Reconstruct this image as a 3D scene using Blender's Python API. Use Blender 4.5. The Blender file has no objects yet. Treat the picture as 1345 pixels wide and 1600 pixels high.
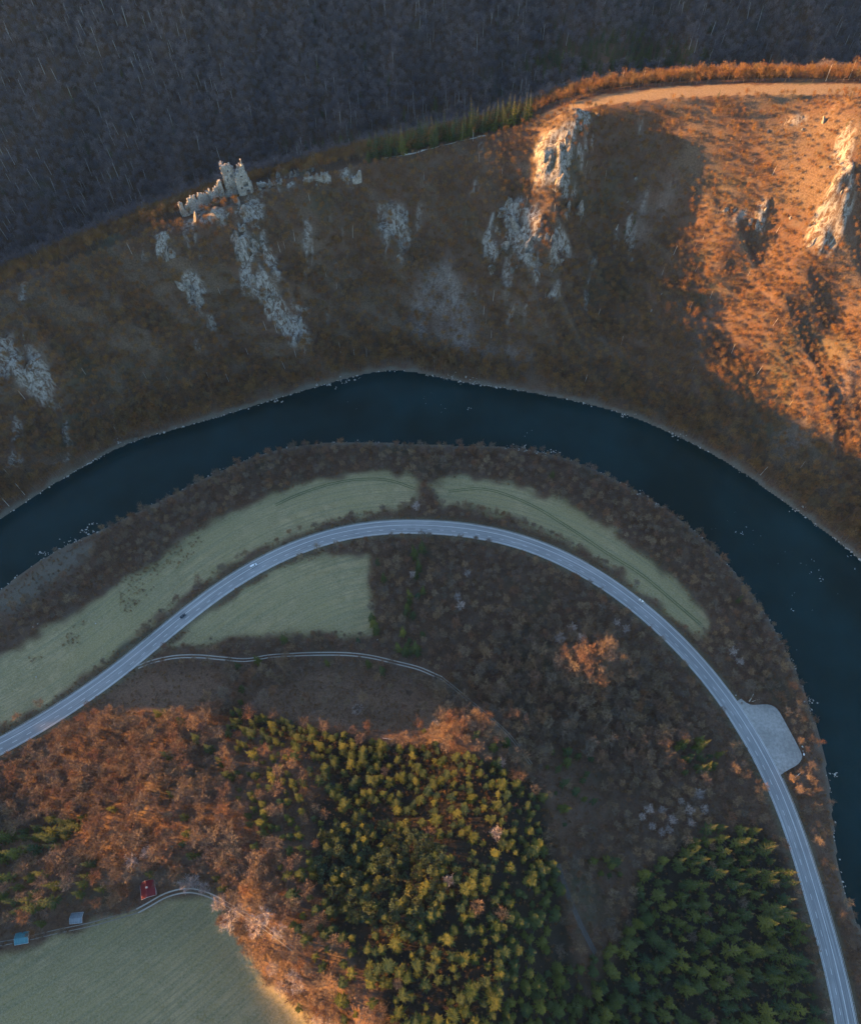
import bpy, bmesh, math, random
import numpy as np
from mathutils import Vector, Matrix, Euler
R = math.radians
random.seed(7); rng = np.random.default_rng(7)
S = bpy.context.scene
COL = S.collection

# ------------------------------------------------------------------ camera, world, sun, exposure
CAM_H = 485.0; TILT = R(29.8); F = 1100.0; CX, CY = 672.5, 800.0
cam = bpy.data.cameras.new('camera'); camo = bpy.data.objects.new('camera', cam); COL.objects.link(camo)
camo.location = (0, 0, CAM_H); camo.rotation_euler = (TILT, 0, 0)
cam.sensor_fit = 'HORIZONTAL'; cam.sensor_width = 36; cam.lens = 36 * F / 1345.0
cam.clip_start = 1; cam.clip_end = 9000
S.camera = camo

HAZE = 0.000015
SUN_EL = 9.0; SUN_AZ = 12.0          # light comes from the left, turned 12 degrees to the far side
w = bpy.data.worlds.new('World'); S.world = w; w.use_nodes = True
nt = w.node_tree; bg = nt.nodes['Background']
sky = nt.nodes.new('ShaderNodeTexSky'); sky.sky_type = 'NISHITA'; sky.sun_disc = False
sky.sun_elevation = R(SUN_EL); sky.sun_rotation = R(-90 + SUN_AZ)
sky.altitude = 400; sky.air_density = 1.0; sky.dust_density = 0.6; sky.ozone_density = 1.6
nt.links.new(sky.outputs[0], bg.inputs[0]); bg.inputs[1].default_value = 0.10
sl = bpy.data.lights.new('sun', 'SUN'); so = bpy.data.objects.new('sun', sl); COL.objects.link(so)
sl.energy = 5.0; sl.angle = R(0.5); sl.color = (1.0, 0.48, 0.13)
tosun = Vector((-math.cos(R(SUN_EL)) * math.cos(R(SUN_AZ)), math.cos(R(SUN_EL)) * math.sin(R(SUN_AZ)), math.sin(R(SUN_EL))))
so.rotation_euler = tosun.to_track_quat('Z', 'Y').to_euler()
S.view_settings.view_transform = 'Standard'; S.view_settings.look = 'None'
S.view_settings.exposure = 2.75; S.view_settings.gamma = 1.0

# ------------------------------------------------------------------ helpers
ct, st = math.cos(TILT), math.sin(TILT)
def ray(px, py):
    a = (px - CX) / F; b = (CY - py) / F
    return a, b * ct + st, b * st - ct           # direction (x, y, z)
def at(px, py, z=0.0):                            # photograph point at a given height -> place in the world
    dx, dy, dz = ray(px, py); t = (z - CAM_H) / dz
    return dx * t, dy * t
def project(x, y, z):
    x = np.asarray(x, float); y = np.asarray(y, float); zz = np.asarray(z, float) - CAM_H
    depth = y * st - zz * ct; up = y * ct + zz * st
    depth = np.maximum(depth, 1.0)
    return CX + F * x / depth, CY - F * up / depth, depth
def tag(o, label=None, cat=None, group=None, kind=None):
    if label: o['label'] = label
    if cat: o['category'] = cat
    if group: o['group'] = group
    if kind: o['kind'] = kind
    return o
def mesh_np(name, V, Fc, mat=None, smooth=False):
    me = bpy.data.meshes.new(name)
    V = np.asarray(V, dtype=np.float32); Fc = np.asarray(Fc, dtype=np.int32)
    n = Fc.shape[1]
    me.vertices.add(len(V)); me.vertices.foreach_set('co', V.ravel())
    me.loops.add(Fc.size); me.loops.foreach_set('vertex_index', Fc.ravel())
    me.polygons.add(len(Fc)); me.polygons.foreach_set('loop_start', np.arange(0, Fc.size, n, dtype=np.int32))
    me.polygons.foreach_set('loop_total', np.full(len(Fc), n, dtype=np.int32))
    if smooth: me.polygons.foreach_set('use_smooth', np.ones(len(Fc), dtype=bool))
    me.update(calc_edges=True)
    if mat: me.materials.append(mat)
    return me
def link(name, me, parent=None, loc=None, rotz=None):
    o = bpy.data.objects.new(name, me); COL.objects.link(o)
    if parent: o.parent = parent
    if loc is not None: o.location = loc
    if rotz is not None: o.rotation_euler = (0, 0, rotz)
    return o
class MB:
    def __init__(s): s.v = []; s.f = []
    def poly(s, pts, faces):
        k = len(s.v); s.v += [tuple(p) for p in pts]; s.f += [tuple(i + k for i in f) for f in faces]
    def box(s, c, d, rz=0, taper=1.0, shift=(0, 0)):
        cx, cy, cz = c; dx, dy, dz = [q / 2 for q in d]; P = []
        for z, t, q in ((-dz, 1, 0), (dz, taper, 1)):
            for x, y in ((-dx, -dy), (dx, -dy), (dx, dy), (-dx, dy)):
                x, y = x * t + shift[0] * q, y * t + shift[1] * q
                P.append((cx + x * math.cos(rz) - y * math.sin(rz), cy + x * math.sin(rz) + y * math.cos(rz), cz + z))
        s.poly(P, [(0, 3, 2, 1), (4, 5, 6, 7), (0, 1, 5, 4), (1, 2, 6, 5), (2, 3, 7, 6), (3, 0, 4, 7)])
    def tube(s, a, b, ra, rb, n=5):
        a = Vector(a); b = Vector(b); d = (b - a)
        if d.length < 1e-6: return
        d.normalize(); u = d.orthogonal().normalized(); v = d.cross(u); P = []
        for c, r in ((a, ra), (b, rb)):
            for i in range(n):
                t = 2 * math.pi * i / n; P.append(c + u * (r * math.cos(t)) + v * (r * math.sin(t)))
        s.poly(P, [(i, (i + 1) % n, n + (i + 1) % n, n + i) for i in range(n)] + [tuple(range(n - 1, -1, -1)), tuple(range(n, 2 * n))])
    def mesh(s, name, mat):
        me = bpy.data.meshes.new(name); me.from_pydata(s.v, [], s.f); me.update()
        if mat: me.materials.append(mat)
        return me
    def build(s, name, mat, parent=None):
        return link(name, s.mesh(name, mat), parent)

def _hash(ix, iy, seed):
    h = (ix.astype(np.int64) * 374761393 + iy.astype(np.int64) * 668265263 + seed * 144665) & 0xffffffff
    h = ((h ^ (h >> 13)) * 1274126177) & 0xffffffff
    return ((h ^ (h >> 16)) & 0xffff) / 65535.0
def noise(x, y, seed=0):
    x = np.asarray(x, float); y = np.asarray(y, float)
    ix = np.floor(x); iy = np.floor(y); fx = x - ix; fy = y - iy
    fx = fx * fx * (3 - 2 * fx); fy = fy * fy * (3 - 2 * fy)
    a = _hash(ix, iy, seed); b = _hash(ix + 1, iy, seed); c = _hash(ix, iy + 1, seed); d = _hash(ix + 1, iy + 1, seed)
    return (a * (1 - fx) + b * fx) * (1 - fy) + (c * (1 - fx) + d * fx) * fy
def fbm(x, y, seed=0, o=4, g=0.5):
    s = 0; a = 1; t = 0
    for k in range(o):
        s = s + a * noise(x * 2 ** k, y * 2 ** k, seed + k * 17); t += a; a *= g
    return s / t
def ridged(x, y, seed=0, o=3):
    s = 0; a = 1; t = 0
    for k in range(o):
        s = s + a * (1 - np.abs(2 * noise(x * 2 ** k, y * 2 ** k, seed + k * 31) - 1)); t += a; a *= 0.5
    return s / t
def sm(a, b, x):
    t = np.clip((np.asarray(x, float) - a) / (b - a), 0, 1); return t * t * (3 - 2 * t)
def catmull(pts, step=6.0):
    P = np.array(pts, float); P = np.vstack([2 * P[0] - P[1], P, 2 * P[-1] - P[-2]]); out = []
    for i in range(1, len(P) - 2):
        n = max(2, int(np.linalg.norm(P[i + 1][:2] - P[i][:2]) / step))
        for k in range(n):
            t = k / n
            out.append(0.5 * ((2 * P[i]) + (-P[i - 1] + P[i + 1]) * t + (2 * P[i - 1] - 5 * P[i] + 4 * P[i + 1] - P[i + 2]) * t * t
                              + (-P[i - 1] + 3 * P[i] - 3 * P[i + 1] + P[i + 2]) * t ** 3))
    out.append(P[-2]); return np.array(out)
def dist_poly(x, y, P):
    """distance, arc length and interpolated third column to polyline P (n,2|3)"""
    x = np.asarray(x, float); y = np.asarray(y, float)
    best = np.full(x.shape, 1e18); bs = np.zeros(x.shape); bh = np.zeros(x.shape); s0 = 0
    for i in range(len(P) - 1):
        ax, ay = P[i][:2]; bx, by = P[i + 1][:2]; L = math.hypot(bx - ax, by - ay)
        if L < 1e-9: continue
        t = np.clip(((x - ax) * (bx - ax) + (y - ay) * (by - ay)) / (L * L), 0, 1)
        d = (x - ax - t * (bx - ax)) ** 2 + (y - ay - t * (by - ay)) ** 2
        m = d < best; best = np.where(m, d, best); bs = np.where(m, s0 + t * L, bs)
        if P.shape[1] > 2: bh = np.where(m, P[i][2] + t * (P[i + 1][2] - P[i][2]), bh)
        s0 += L
    return np.sqrt(best), bs, bh
def inpoly(x, y, P):
    x = np.asarray(x, float); y = np.asarray(y, float); c = np.zeros(x.shape, bool); n = len(P)
    for i in range(n):
        x1, y1 = P[i][:2]; x2, y2 = P[(i + 1) % n][:2]
        if y1 == y2: continue
        m = ((y1 > y) != (y2 > y)) & (x < (x2 - x1) * (y - y1) / (y2 - y1) + x1); c ^= m
    return c

# ------------------------------------------------------------------ the courses of river, ridge, road
RZ = 6.0
up_px = [(-260, 1010), (-120, 890), (0, 811), (45, 780), (96, 748), (167, 707), (202, 690), (283, 667), (354, 647), (435, 621), (505, 601), (566, 583), (617, 574), (665, 583), (716, 596), (791, 606), (867, 619), (943, 636), (994, 652), (1069, 685), (1120, 712), (1171, 743), (1221, 781), (1272, 816), (1345, 874), (1430, 960), (1520, 1100), (1580, 1300), (1600, 1500), (1640, 1800)]
lo_px = [(-260, 1130), (-120, 1020), (0, 922), (45, 889), (91, 856), (157, 831), (212, 803), (273, 770), (354, 732), (414, 706), (505, 692), (556, 690), (680, 696), (760, 697), (807, 700), (877, 712), (928, 732), (968, 753), (1019, 783), (1064, 808), (1095, 839), (1145, 889), (1181, 935), (1205, 975), (1227, 1011), (1251, 1064), (1267, 1112), (1284, 1161), (1296, 1214), (1300, 1267), (1304, 1328), (1308, 1393), (1330, 1425), (1350, 1460), (1380, 1540), (1400, 1660), (1410, 1800)]
UP = catmull([at(*p, 0) for p in up_px]); LO = catmull([at(*p, 0) for p in lo_px])
for Q in (UP, LO):
    for _ in range(16): Q[1:-1] = (Q[:-2] + 2 * Q[1:-1] + Q[2:]) / 4
crest_px = [(-420, 640, 78), (-200, 548, 84), (0, 458, 92), (150, 396, 99), (290, 338, 108), (400, 300, 116), (560, 258, 122), (700, 226, 132), (800, 200, 143), (900, 172, 158), (1000, 158, 168), (1130, 150, 178), (1345, 150, 192), (1560, 168, 200), (1900, 230, 205)]
CREST = catmull([at(a, b, h) + (h,) for a, b, h in crest_px])
road_px = [(-220, 1270), (-100, 1215), (0, 1169), (53, 1141), (105, 1106), (150, 1076), (203, 1039), (250, 993), (300, 953), (354, 911), (404, 881), (455, 856), (505, 838), (556, 826), (607, 821), (665, 822), (741, 827), (817, 844), (867, 864), (918, 889), (968, 922), (1019, 963), (1050, 992), (1089, 1031), (1129, 1080), (1162, 1129), (1194, 1181), (1219, 1234), (1239, 1287), (1255, 1336), (1268, 1389), (1282, 1435), (1300, 1490), (1316, 1547), (1326, 1600), (1338, 1700), (1350, 1800)]
ROAD = catmull([at(*p, RZ) for p in road_px], 4)
for _ in range(90): ROAD[1:-1] = (ROAD[:-2] + 2 * ROAD[1:-1] + ROAD[2:]) / 4
toe_px = [(-500, 1420), (-220, 1310), (-100, 1250), (0, 1200), (60, 1172), (120, 1135), (215, 1062), (300, 1045), (400, 1040), (520, 1040), (640, 1060), (800, 990), (930, 985), (1040, 1080), (1100, 1180), (1160, 1290), (1200, 1400), (1240, 1500), (1270, 1600), (1290, 1800)]
TOE = catmull([at(*p, 8) for p in toe_px])
far = lambda pts: np.vstack(pts)
RIVER = np.vstack([UP[:, :2], LO[::-1, :2]])
RIDGE_SIDE = np.vstack([UP[:, :2], [(9000, -2000), (9000, 9000), (-9000, 9000), (-9000, 50)]])
BEHIND = np.vstack([CREST[:, :2], [(9000, 900), (9000, 9000), (-9000, 9000), (-9000, 100)]])
HILL = np.vstack([TOE[:, :2], [(TOE[-1][0], -3000), (-9000, -3000), (-9000, -150)]])

# spurs and gullies of the cliffs: (photo point, height guess) lines, amplitude, width
def wl(pts): return np.array([at(a, b, h) for a, b, h in pts])
spurs = [
    (wl([(330, 330, 105), (350, 370, 92), (400, 430, 70), (450, 500, 45), (480, 545, 30)]), 17, 24),
    (wl([(270, 360, 95), (270, 400, 82), (300, 470, 60)]), 9, 16),
    (wl([(905, 185, 152), (885, 240, 140), (868, 290, 125), (850, 350, 104), (840, 420, 80), (830, 470, 60)]), 22, 24),
    (wl([(770, 240, 130), (765, 330, 105), (760, 410, 80)]), 9, 22),
    (wl([(1330, 180, 180), (1315, 260, 160), (1300, 330, 140), (1270, 400, 118), (1240, 450, 100)]), 20, 26),
    (wl([(1180, 330, 130), (1150, 350, 122), (1120, 340, 120)]), 8, 18),
    (wl([(1345, 560, 72), (1290, 600, 55)]), 12, 22),
    (wl([(20, 520, 72), (60, 580, 50), (110, 640, 25)]), 12, 22),
    (wl([(960, 200, 148), (975, 280, 125), (985, 370, 96), (960, 450, 66)]), -16, 30),
    (wl([(640, 330, 100), (670, 430, 68), (690, 510, 40)]), -9, 28),
    (wl([(540, 320, 100), (545, 420, 70), (550, 500, 40)]), -6, 30),
]
# crest of the mountain beyond the left edge of the frame, which holds the valley in its shadow
OCC_Y = [-2500, 40, 110, 204, 222, 240, 262, 285, 305, 320, 342, 372, 397, 430, 480, 550, 620, 670, 740, 830, 1000, 1300, 2500]
OCC_H = [225, 225, 202, 185, 148, 118, 146, 142, 150, 166, 214, 229, 221, 240, 262, 282, 264, 250, 300, 350, 425, 440, 440]
OCC_X = -1100.0

BOWL = np.array([at(*p, 33) for p in [(-160, 1540), (0, 1487), (60, 1472), (120, 1452), (200, 1428), (262, 1402), (330, 1404), (350, 1440), (385, 1480), (415, 1530), (460, 1570), (510, 1615), (560, 1760), (-160, 1820), (-160, 1540)]])
def height(x, y, full=True):
    dU, sU, _ = dist_poly(x, y, UP); dL, sL, _ = dist_poly(x, y, LO)
    dC, sC, HC = dist_poly(x, y, CREST); dR, _, _ = dist_poly(x, y, ROAD); dT, _, _ = dist_poly(x, y, TOE)
    riv = inpoly(x, y, RIVER); rid = inpoly(x, y, RIDGE_SIDE) & ~riv; beh = inpoly(x, y, BEHIND); hill = inpoly(x, y, HILL)
    LU = 1.0
    # ridge side, camera-facing
    t = dU / (dU + dC + 1e-6)
    front = 1.2 + HC * (0.80 * t ** 1.12 + 0.20 * sm(0, 1, t))
    q = (sU * 0.8 * (1 - t) + sC * t)
    env = np.sin(np.pi * np.clip(t, 0, 1)) ** 0.8
    front = front + env * ((ridged(q / 62, t * 1.6, 5) - 0.55) * 22 + (ridged(q / 21, t * 3.2, 9) - 0.5) * 10 + (fbm(x / 9, y / 9, 3) - 0.5) * 5)
    # behind the crest: level strip on the right, then down, then the far mountain
    flat = 3 + 15 * sm(30, 170, x)
    d2 = np.maximum(dC - flat, 0)
    back = HC - 0.04 * np.minimum(dC, flat) - 0.62 * np.maximum(d2 - 12, 0) - .22 * np.minimum(d2, 12) + (fbm(x / 30, y / 30, 8) - .5) * 6 * sm(0, 30, d2)
    farh = 45 + 0.60 * (dC - 150) + (ridged(x / 110, y / 300, 21) - .5) * 55 + (ridged(x / 38, y / 120, 23) - .5) * 12 + (fbm(x / 40, y / 40, 22) - .5) * 12
    k = 18.0
    hh = np.clip(0.5 + 0.5 * (farh - back) / k, 0, 1)
    bk = back * (1 - hh) + farh * hh + k * hh * (1 - hh)
    bk = np.minimum(bk, 440 + 0.0 * dC)
    z = np.where(beh, bk, front)
    # river bed
    z = np.where(riv, -0.3 - np.minimum(3.0, np.minimum(dU, dL) * 0.25), z)
    # inner land
    inner = ~riv & ~rid
    base = 0.7 + 3.6 * sm(0, 16, dL) + 1.5 * sm(20, 70, dL) + (fbm(x / 14, y / 14, 12) - .5) * 0.7 * sm(0, 10, dL)
    dh = dT * hill
    rise = 74 * (1 - np.exp(-(dh / 150) ** 1.35))
    rise = rise + (fbm(x / 55, y / 55, 31) - .5) * 20 * sm(10, 90, dh) + (fbm(x / 12, y / 12, 33) - .5) * 2.0 * sm(5, 40, dh)
    e0 = -15 + 38 * sm(45, 5, y)
    rise = rise * (1 - .72 * sm(0, 1, (x - e0) / 100)) + 10 * np.exp(-((x - 12) / 55) ** 2 - ((y + 35) / 48) ** 2) * sm(20, 80, dh) + 25 * np.exp(-((x - 110) / 28) ** 2 - ((y - 149) / 17) ** 2) * inner
    rise = rise + 14 * np.exp(-((x - 34) / 44) ** 2 - ((y - 46) / 36) ** 2) * sm(10, 50, dh) + 20 * np.exp(-((x - 26) / 27) ** 2 - ((y - 98) / 19) ** 2) + 6 * np.exp(-((x + 55) / 55) ** 2 - ((y - 98) / 16) ** 2)
    dM, _, _ = dist_poly(x, y, BOWL); inM = inpoly(x, y, BOWL); k_ = sm(-26, 8, np.where(inM, dM, -dM))
    rise = rise * (1 - k_) + (21 + 3.5 * (fbm(x / 90, y / 90, 35) - .5)) * k_
    low = base + rise
    rb = sm(5.8, 12.5, dR)
    low = low * rb + (RZ - 0.22) * (1 - rb)
    z = np.where(inner, low, z)
    # mountain to the left
    oh = np.interp(y, OCC_Y, OCC_H)
    ox = np.abs(x - OCC_X)
    oc = oh - 0.42 * np.maximum(ox - 45, 0)
    oc = np.maximum(oc, 4 + (fbm(x / 60, y / 60, 71) - .5) * 6)
    wl_ = sm(-575, -720, x)
    z = np.where(x < -575, np.maximum(z * (1 - wl_) + 4 * wl_, np.where(wl_ > 0.02, oc, -50)), z)
    rib_ = ridged(q / 21, t * 3.2, 9)
    if full:
        zs = np.zeros_like(z)
        for L, A, wd in spurs:
            m = (x > L[:, 0].min() - 90) & (x < L[:, 0].max() + 90) & (y > L[:, 1].min() - 90) & (y < L[:, 1].max() + 90)
            if not m.any(): continue
            d, s, _ = dist_poly(x[m], y[m], L)
            tot = np.sum(np.hypot(*np.diff(L, axis=0).T))
            e = np.exp(-(d / wd) ** 2) * A * (0.55 + 0.45 * np.sin(np.pi * np.clip(s / tot, 0, 1)))
            zs[m] += e
        z = z + 1.35 * zs * (rid & ~beh) * sm(0, 18, dU) * sm(0, 14, dC)
        # crags: broken rock relief
        rk = rockmask(x, y, z) * (rid & ~beh)
        z = z + rk * ((ridged(x / 11, y / 16, 41, 4) - 0.5) * 11 + (ridged(x / 4.5, y / 6, 47, 2) - .5) * 3) * sm(4, 20, dC)
    return z, dict(dU=dU, dL=dL, dC=dC, dR=dR, dT=dT, riv=riv, rid=rid, beh=beh, hill=hill, HC=HC, inner=inner, t=t, rib=rib_)

ROCK = [  # photo polygons of the crags, strength
    ([(285, 340), (345, 325), (402, 308), (412, 335), (380, 348), (300, 352)], 1.0),
    ([(350, 350), (372, 345), (400, 400), (440, 470), (482, 530), (478, 555), (455, 530), (415, 490), (385, 450), (366, 400)], 1.1),
    ([(244, 362), (264, 358), (268, 398), (250, 398)], 1.0), ([(283, 440), (300, 428), (320, 470), (318, 495), (295, 482)], 1.0), ([(322, 490), (336, 486), (338, 516), (326, 516)], .8),
    ([(400, 350), (428, 380), (450, 430), (438, 442), (410, 395)], .8), ([(440, 470), (470, 470), (500, 480), (490, 500), (450, 490)], .6),
    ([(765, 340), (790, 320), (815, 295), (840, 325), (865, 345), (893, 385), (893, 408), (865, 400), (842, 372), (850, 420), (872, 460), (850, 458), (818, 405), (792, 385), (778, 425), (758, 392)], 1.15),
    ([(820, 250), (850, 205), (905, 170), (935, 180), (920, 240), (900, 300), (860, 300), (815, 290)], 0.9),
    ([(1140, 320), (1200, 300), (1215, 340), (1190, 370), (1140, 350)], 0.6),
    ([(1200, 190), (1345, 150), (1345, 330), (1300, 400), (1250, 380), (1310, 260), (1260, 210)], 0.7),
    ([(0, 515), (50, 530), (90, 600), (110, 650), (60, 640), (20, 600), (-40, 580)], 0.55),
    ([(590, 300), (660, 320), (650, 400), (610, 420), (590, 370)], 0.55),
    ([(940, 220), (1020, 250), (1010, 330), (950, 330)], 0.35),
    ([(400, 268), (500, 258), (565, 262), (565, 290), (520, 292), (400, 300)], 0.7),
    ([(1000, 460), (1060, 440), (1060, 500), (1010, 520)], 0.3),
]
SCREE = [([(660, 430), (700, 400), (745, 500), (740, 540), (860, 548), (850, 565), (700, 545), (645, 530), (640, 480)], 0.9),
         ([(985, 330), (1040, 270), (1065, 290), (1040, 350), (995, 385)], 0.8),
         ([(1080, 520), (1110, 470), (1120, 500), (1090, 560)], .5), ([(1200, 690), (1260, 640), (1270, 690), (1210, 720)], .5), ([(1290, 590), (1335, 540), (1340, 600), (1300, 640)], .5)]
def softpoly(px, py, P, soft=14):
    P = np.array(P, float)
    m = (px > P[:, 0].min() - 60) & (px < P[:, 0].max() + 60) & (py > P[:, 1].min() - 60) & (py < P[:, 1].max() + 60)
    out = np.zeros(px.shape)
    if not m.any(): return out
    a = px[m]; b = py[m]
    d, _, _ = dist_poly(a, b, np.vstack([P, P[:1]])); ins = inpoly(a, b, P)
    sd = np.where(ins, d, -d)
    out[m] = sm(-soft, soft, sd); return out
def rockmask(x, y, z):
    px, py, _ = project(x, y, z); r = np.zeros(px.shape)
    px = px + (noise(x / 9, y / 9, 55) - .5) * 22; py = py + (noise(x / 9, y / 9, 56) - .5) * 22
    for P, s in ROCK: r = np.maximum(r, softpoly(px, py, P, 16) * s)
    r *= sm(0.28, 0.52, fbm(x / 8, y / 26, 51))
    r = np.maximum(r, .52 * sm(.60, .72, fbm(x / 8, y / 26, 57)) * sm(1080, 980, px) * sm(.46, .58, fbm(x / 55, y / 55, 58)))
    return sm(.30, .62, r)

# ------------------------------------------------------------------ the terrain grid
def axis(a, b, step, lo, hi):
    v = list(np.arange(a, b + 1e-6, step)); s = step; q = a
    L = []
    while q > lo: s = min(s * 1.18, 60); q -= s; L.append(q)
    s = step; q = v[-1]
    while q < hi: s = min(s * 1.18, 60); q += s; v.append(q)
    return np.array(L[::-1] + v)
GX = axis(-560, 640, 2.0, -3200, 3200); GY = axis(-150, 900, 2.0, -2400, 3400)
X, Y = np.meshgrid(GX, GY)
Z, D = height(X, Y)
def hs(x, y):
    x = np.asarray(x, float); y = np.asarray(y, float)
    i = np.clip(np.searchsorted(GX, x) - 1, 0, len(GX) - 2); j = np.clip(np.searchsorted(GY, y) - 1, 0, len(GY) - 2)
    fx = (x - GX[i]) / (GX[i + 1] - GX[i]); fy = (y - GY[j]) / (GY[j + 1] - GY[j])
    return (Z[j, i] * (1 - fx) + Z[j, i + 1] * fx) * (1 - fy) + (Z[j + 1, i] * (1 - fx) + Z[j + 1, i + 1] * fx) * fy
def hit(px, py):
    """where the line of sight through a photo point meets the ground"""
    dx, dy, dz = ray(px, py); t = np.arange(250, 2200, 0.75)
    x = dx * t; y = dy * t; z = CAM_H + dz * t; h = hs(x, y)
    k = np.argmax(z < h); return float(x[k]), float(y[k]), float(h[k])

MEADOW = [
    [(-160, 1180), (-60, 1080), (0, 1022), (90, 975), (180, 915), (250, 868), (330, 815), (410, 775), (490, 750), (580, 737), (640, 740), (658, 752), (652, 778), (640, 792), (600, 797), (520, 812), (450, 838), (380, 870), (320, 905), (262, 950), (200, 1005), (130, 1062), (60, 1108), (0, 1136), (-100, 1190)],
    [(672, 756), (720, 742), (800, 755), (880, 785), (950, 825), (1010, 870), (1060, 915), (1100, 955), (1110, 972), (1092, 992), (1060, 978), (1020, 938), (975, 897), (930, 872), (870, 838), (800, 808), (740, 792), (690, 787)],
    [(262, 1012), (300, 975), (345, 938), (400, 905), (450, 882), (500, 868), (577, 864), (580, 992), (500, 990), (430, 993), (350, 1004)],
    [(-160, 1540), (0, 1487), (60, 1472), (120, 1452), (200, 1428), (262, 1402), (330, 1404), (350, 1440), (385, 1480), (415, 1530), (460, 1570), (510, 1615), (560, 1720), (-160, 1800)]]
CLEAR = [(400, 1050), (520, 1042), (640, 1058), (680, 1085), (685, 1130), (660, 1155), (600, 1160), (540, 1140), (440, 1125), (395, 1100)]
VERGE = [(215, 1046), (290, 1045), (360, 1040), (360, 1080), (300, 1110), (240, 1120), (180, 1110), (130, 1125), (160, 1085)]
PX, PY, PD = project(X, Y, Z)
grass = np.zeros(X.shape)
for P in MEADOW: grass = np.maximum(grass, softpoly(PX + (noise(X / 9, Y / 9, 61) - .5) * 16, PY + (noise(X / 9, Y / 9, 62) - .5) * 16, P, 7))
grass *= D['inner']
field = sm(-1, 2, np.minimum(D['dC'], 60)) * D['beh'] * (D['dC'] < (3 + 14 * sm(30, 170, X) + (noise(X / 8, Y / 8, 93) - .5) * 5)) * sm(60, 110, X)
rock = rockmask(X, Y, Z) * (D['rid'] & ~D['beh'])
scree = np.zeros(X.shape)
for P, s in SCREE: scree = np.maximum(scree, softpoly(PX, PY, P, 16) * s)
scree *= D['rid'] & ~D['beh']; scree *= sm(.25, .6, fbm(X / 14, Y / 30, 66))
bank = np.where(D['rid'], sm(3.2, .6, D['dU'] + (noise(X / 7, Y / 7, 90) - .5) * 4), np.where(D['inner'], sm(5, 1.0, D['dL'] + (noise(X / 7, Y / 7, 91) - .5) * 5) * 0.8, 1.0)) * (D['inner'] | (D['rid'] & ~D['beh']) | D['riv'])
island = softpoly(PX, PY, [(-20, 950), (40, 905), (90, 862), (150, 845), (140, 870), (90, 910), (20, 960)], 8) * D['inner']
clearm = np.maximum(softpoly(PX, PY, CLEAR, 10), softpoly(PX, PY, VERGE, 10) * .9) * D['inner']
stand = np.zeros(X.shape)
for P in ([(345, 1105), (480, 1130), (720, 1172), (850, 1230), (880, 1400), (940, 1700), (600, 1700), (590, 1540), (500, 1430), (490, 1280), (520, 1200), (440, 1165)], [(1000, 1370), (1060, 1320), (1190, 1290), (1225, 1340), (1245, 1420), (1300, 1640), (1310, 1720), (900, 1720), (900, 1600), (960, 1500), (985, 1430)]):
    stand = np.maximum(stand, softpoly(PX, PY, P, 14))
dirt = sm(11.5, 6.2, D['dR']) * D['inner']

# ------------------------------------------------------------------ materials
def newmat(name, rough=0.85):
    m = bpy.data.materials.new(name); m.use_nodes = True; n = m.node_tree
    b = n.nodes['Principled BSDF']; b.inputs['Roughness'].default_value = rough
    if 'Specular IOR Level' in b.inputs: b.inputs['Specular IOR Level'].default_value = 0.25
    return m, n, b
def N(n, t, **k):
    q = n.nodes.new(t)
    for a, v in k.items(): setattr(q, a, v)
    return q
def mixc(n, fac, a, b, mode='MIX'):
    q = N(n, 'ShaderNodeMix', data_type='RGBA', blend_type=mode)
    for s, v in ((0, fac), (6, a), (7, b)):
        if hasattr(v, 'links'): n.links.new(v, q.inputs[s])
        elif s == 0: q.inputs[0].default_value = v
        else: q.inputs[s].default_value = (*v, 1)
    return q.outputs[2]
def math_(n, op, a, b=0.0, clamp=False):
    q = N(n, 'ShaderNodeMath', operation=op, use_clamp=clamp)
    for i, v in enumerate((a, b)):
        if hasattr(v, 'links'): n.links.new(v, q.inputs[i])
        else: q.inputs[i].default_value = v
    return q.outputs[0]
def noisen(n, scale, detail=4, rough=.55, vec=None, dist=0):
    q = N(n, 'ShaderNodeTexNoise'); q.inputs['Scale'].default_value = scale; q.inputs['Detail'].default_value = detail
    q.inputs['Roughness'].default_value = rough; q.inputs['Distortion'].default_value = dist
    if vec is None:
        g = N(n, 'ShaderNodeNewGeometry'); vec = g.outputs['Position']
    n.links.new(vec, q.inputs['Vector']); return q.outputs['Fac']
def ramp(n, v, p0, p1, c0=(0, 0, 0), c1=(1, 1, 1)):
    q = N(n, 'ShaderNodeValToRGB'); q.color_ramp.elements[0].position = p0; q.color_ramp.elements[1].position = p1
    q.color_ramp.elements[0].color = (*c0, 1); q.color_ramp.elements[1].color = (*c1, 1)
    n.links.new(v, q.inputs[0]); return q.outputs[0]
def attr(n, name):
    q = N(n, 'ShaderNodeAttribute'); q.attribute_name = name; return q.outputs['Fac']
def bump(n, b, h, strength, dist):
    q = N(n, 'ShaderNodeBump'); q.inputs['Strength'].default_value = strength; q.inputs['Distance'].default_value = dist
    n.links.new(h, q.inputs['Height']); n.links.new(q.outputs[0], b.inputs['Normal'])

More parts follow.
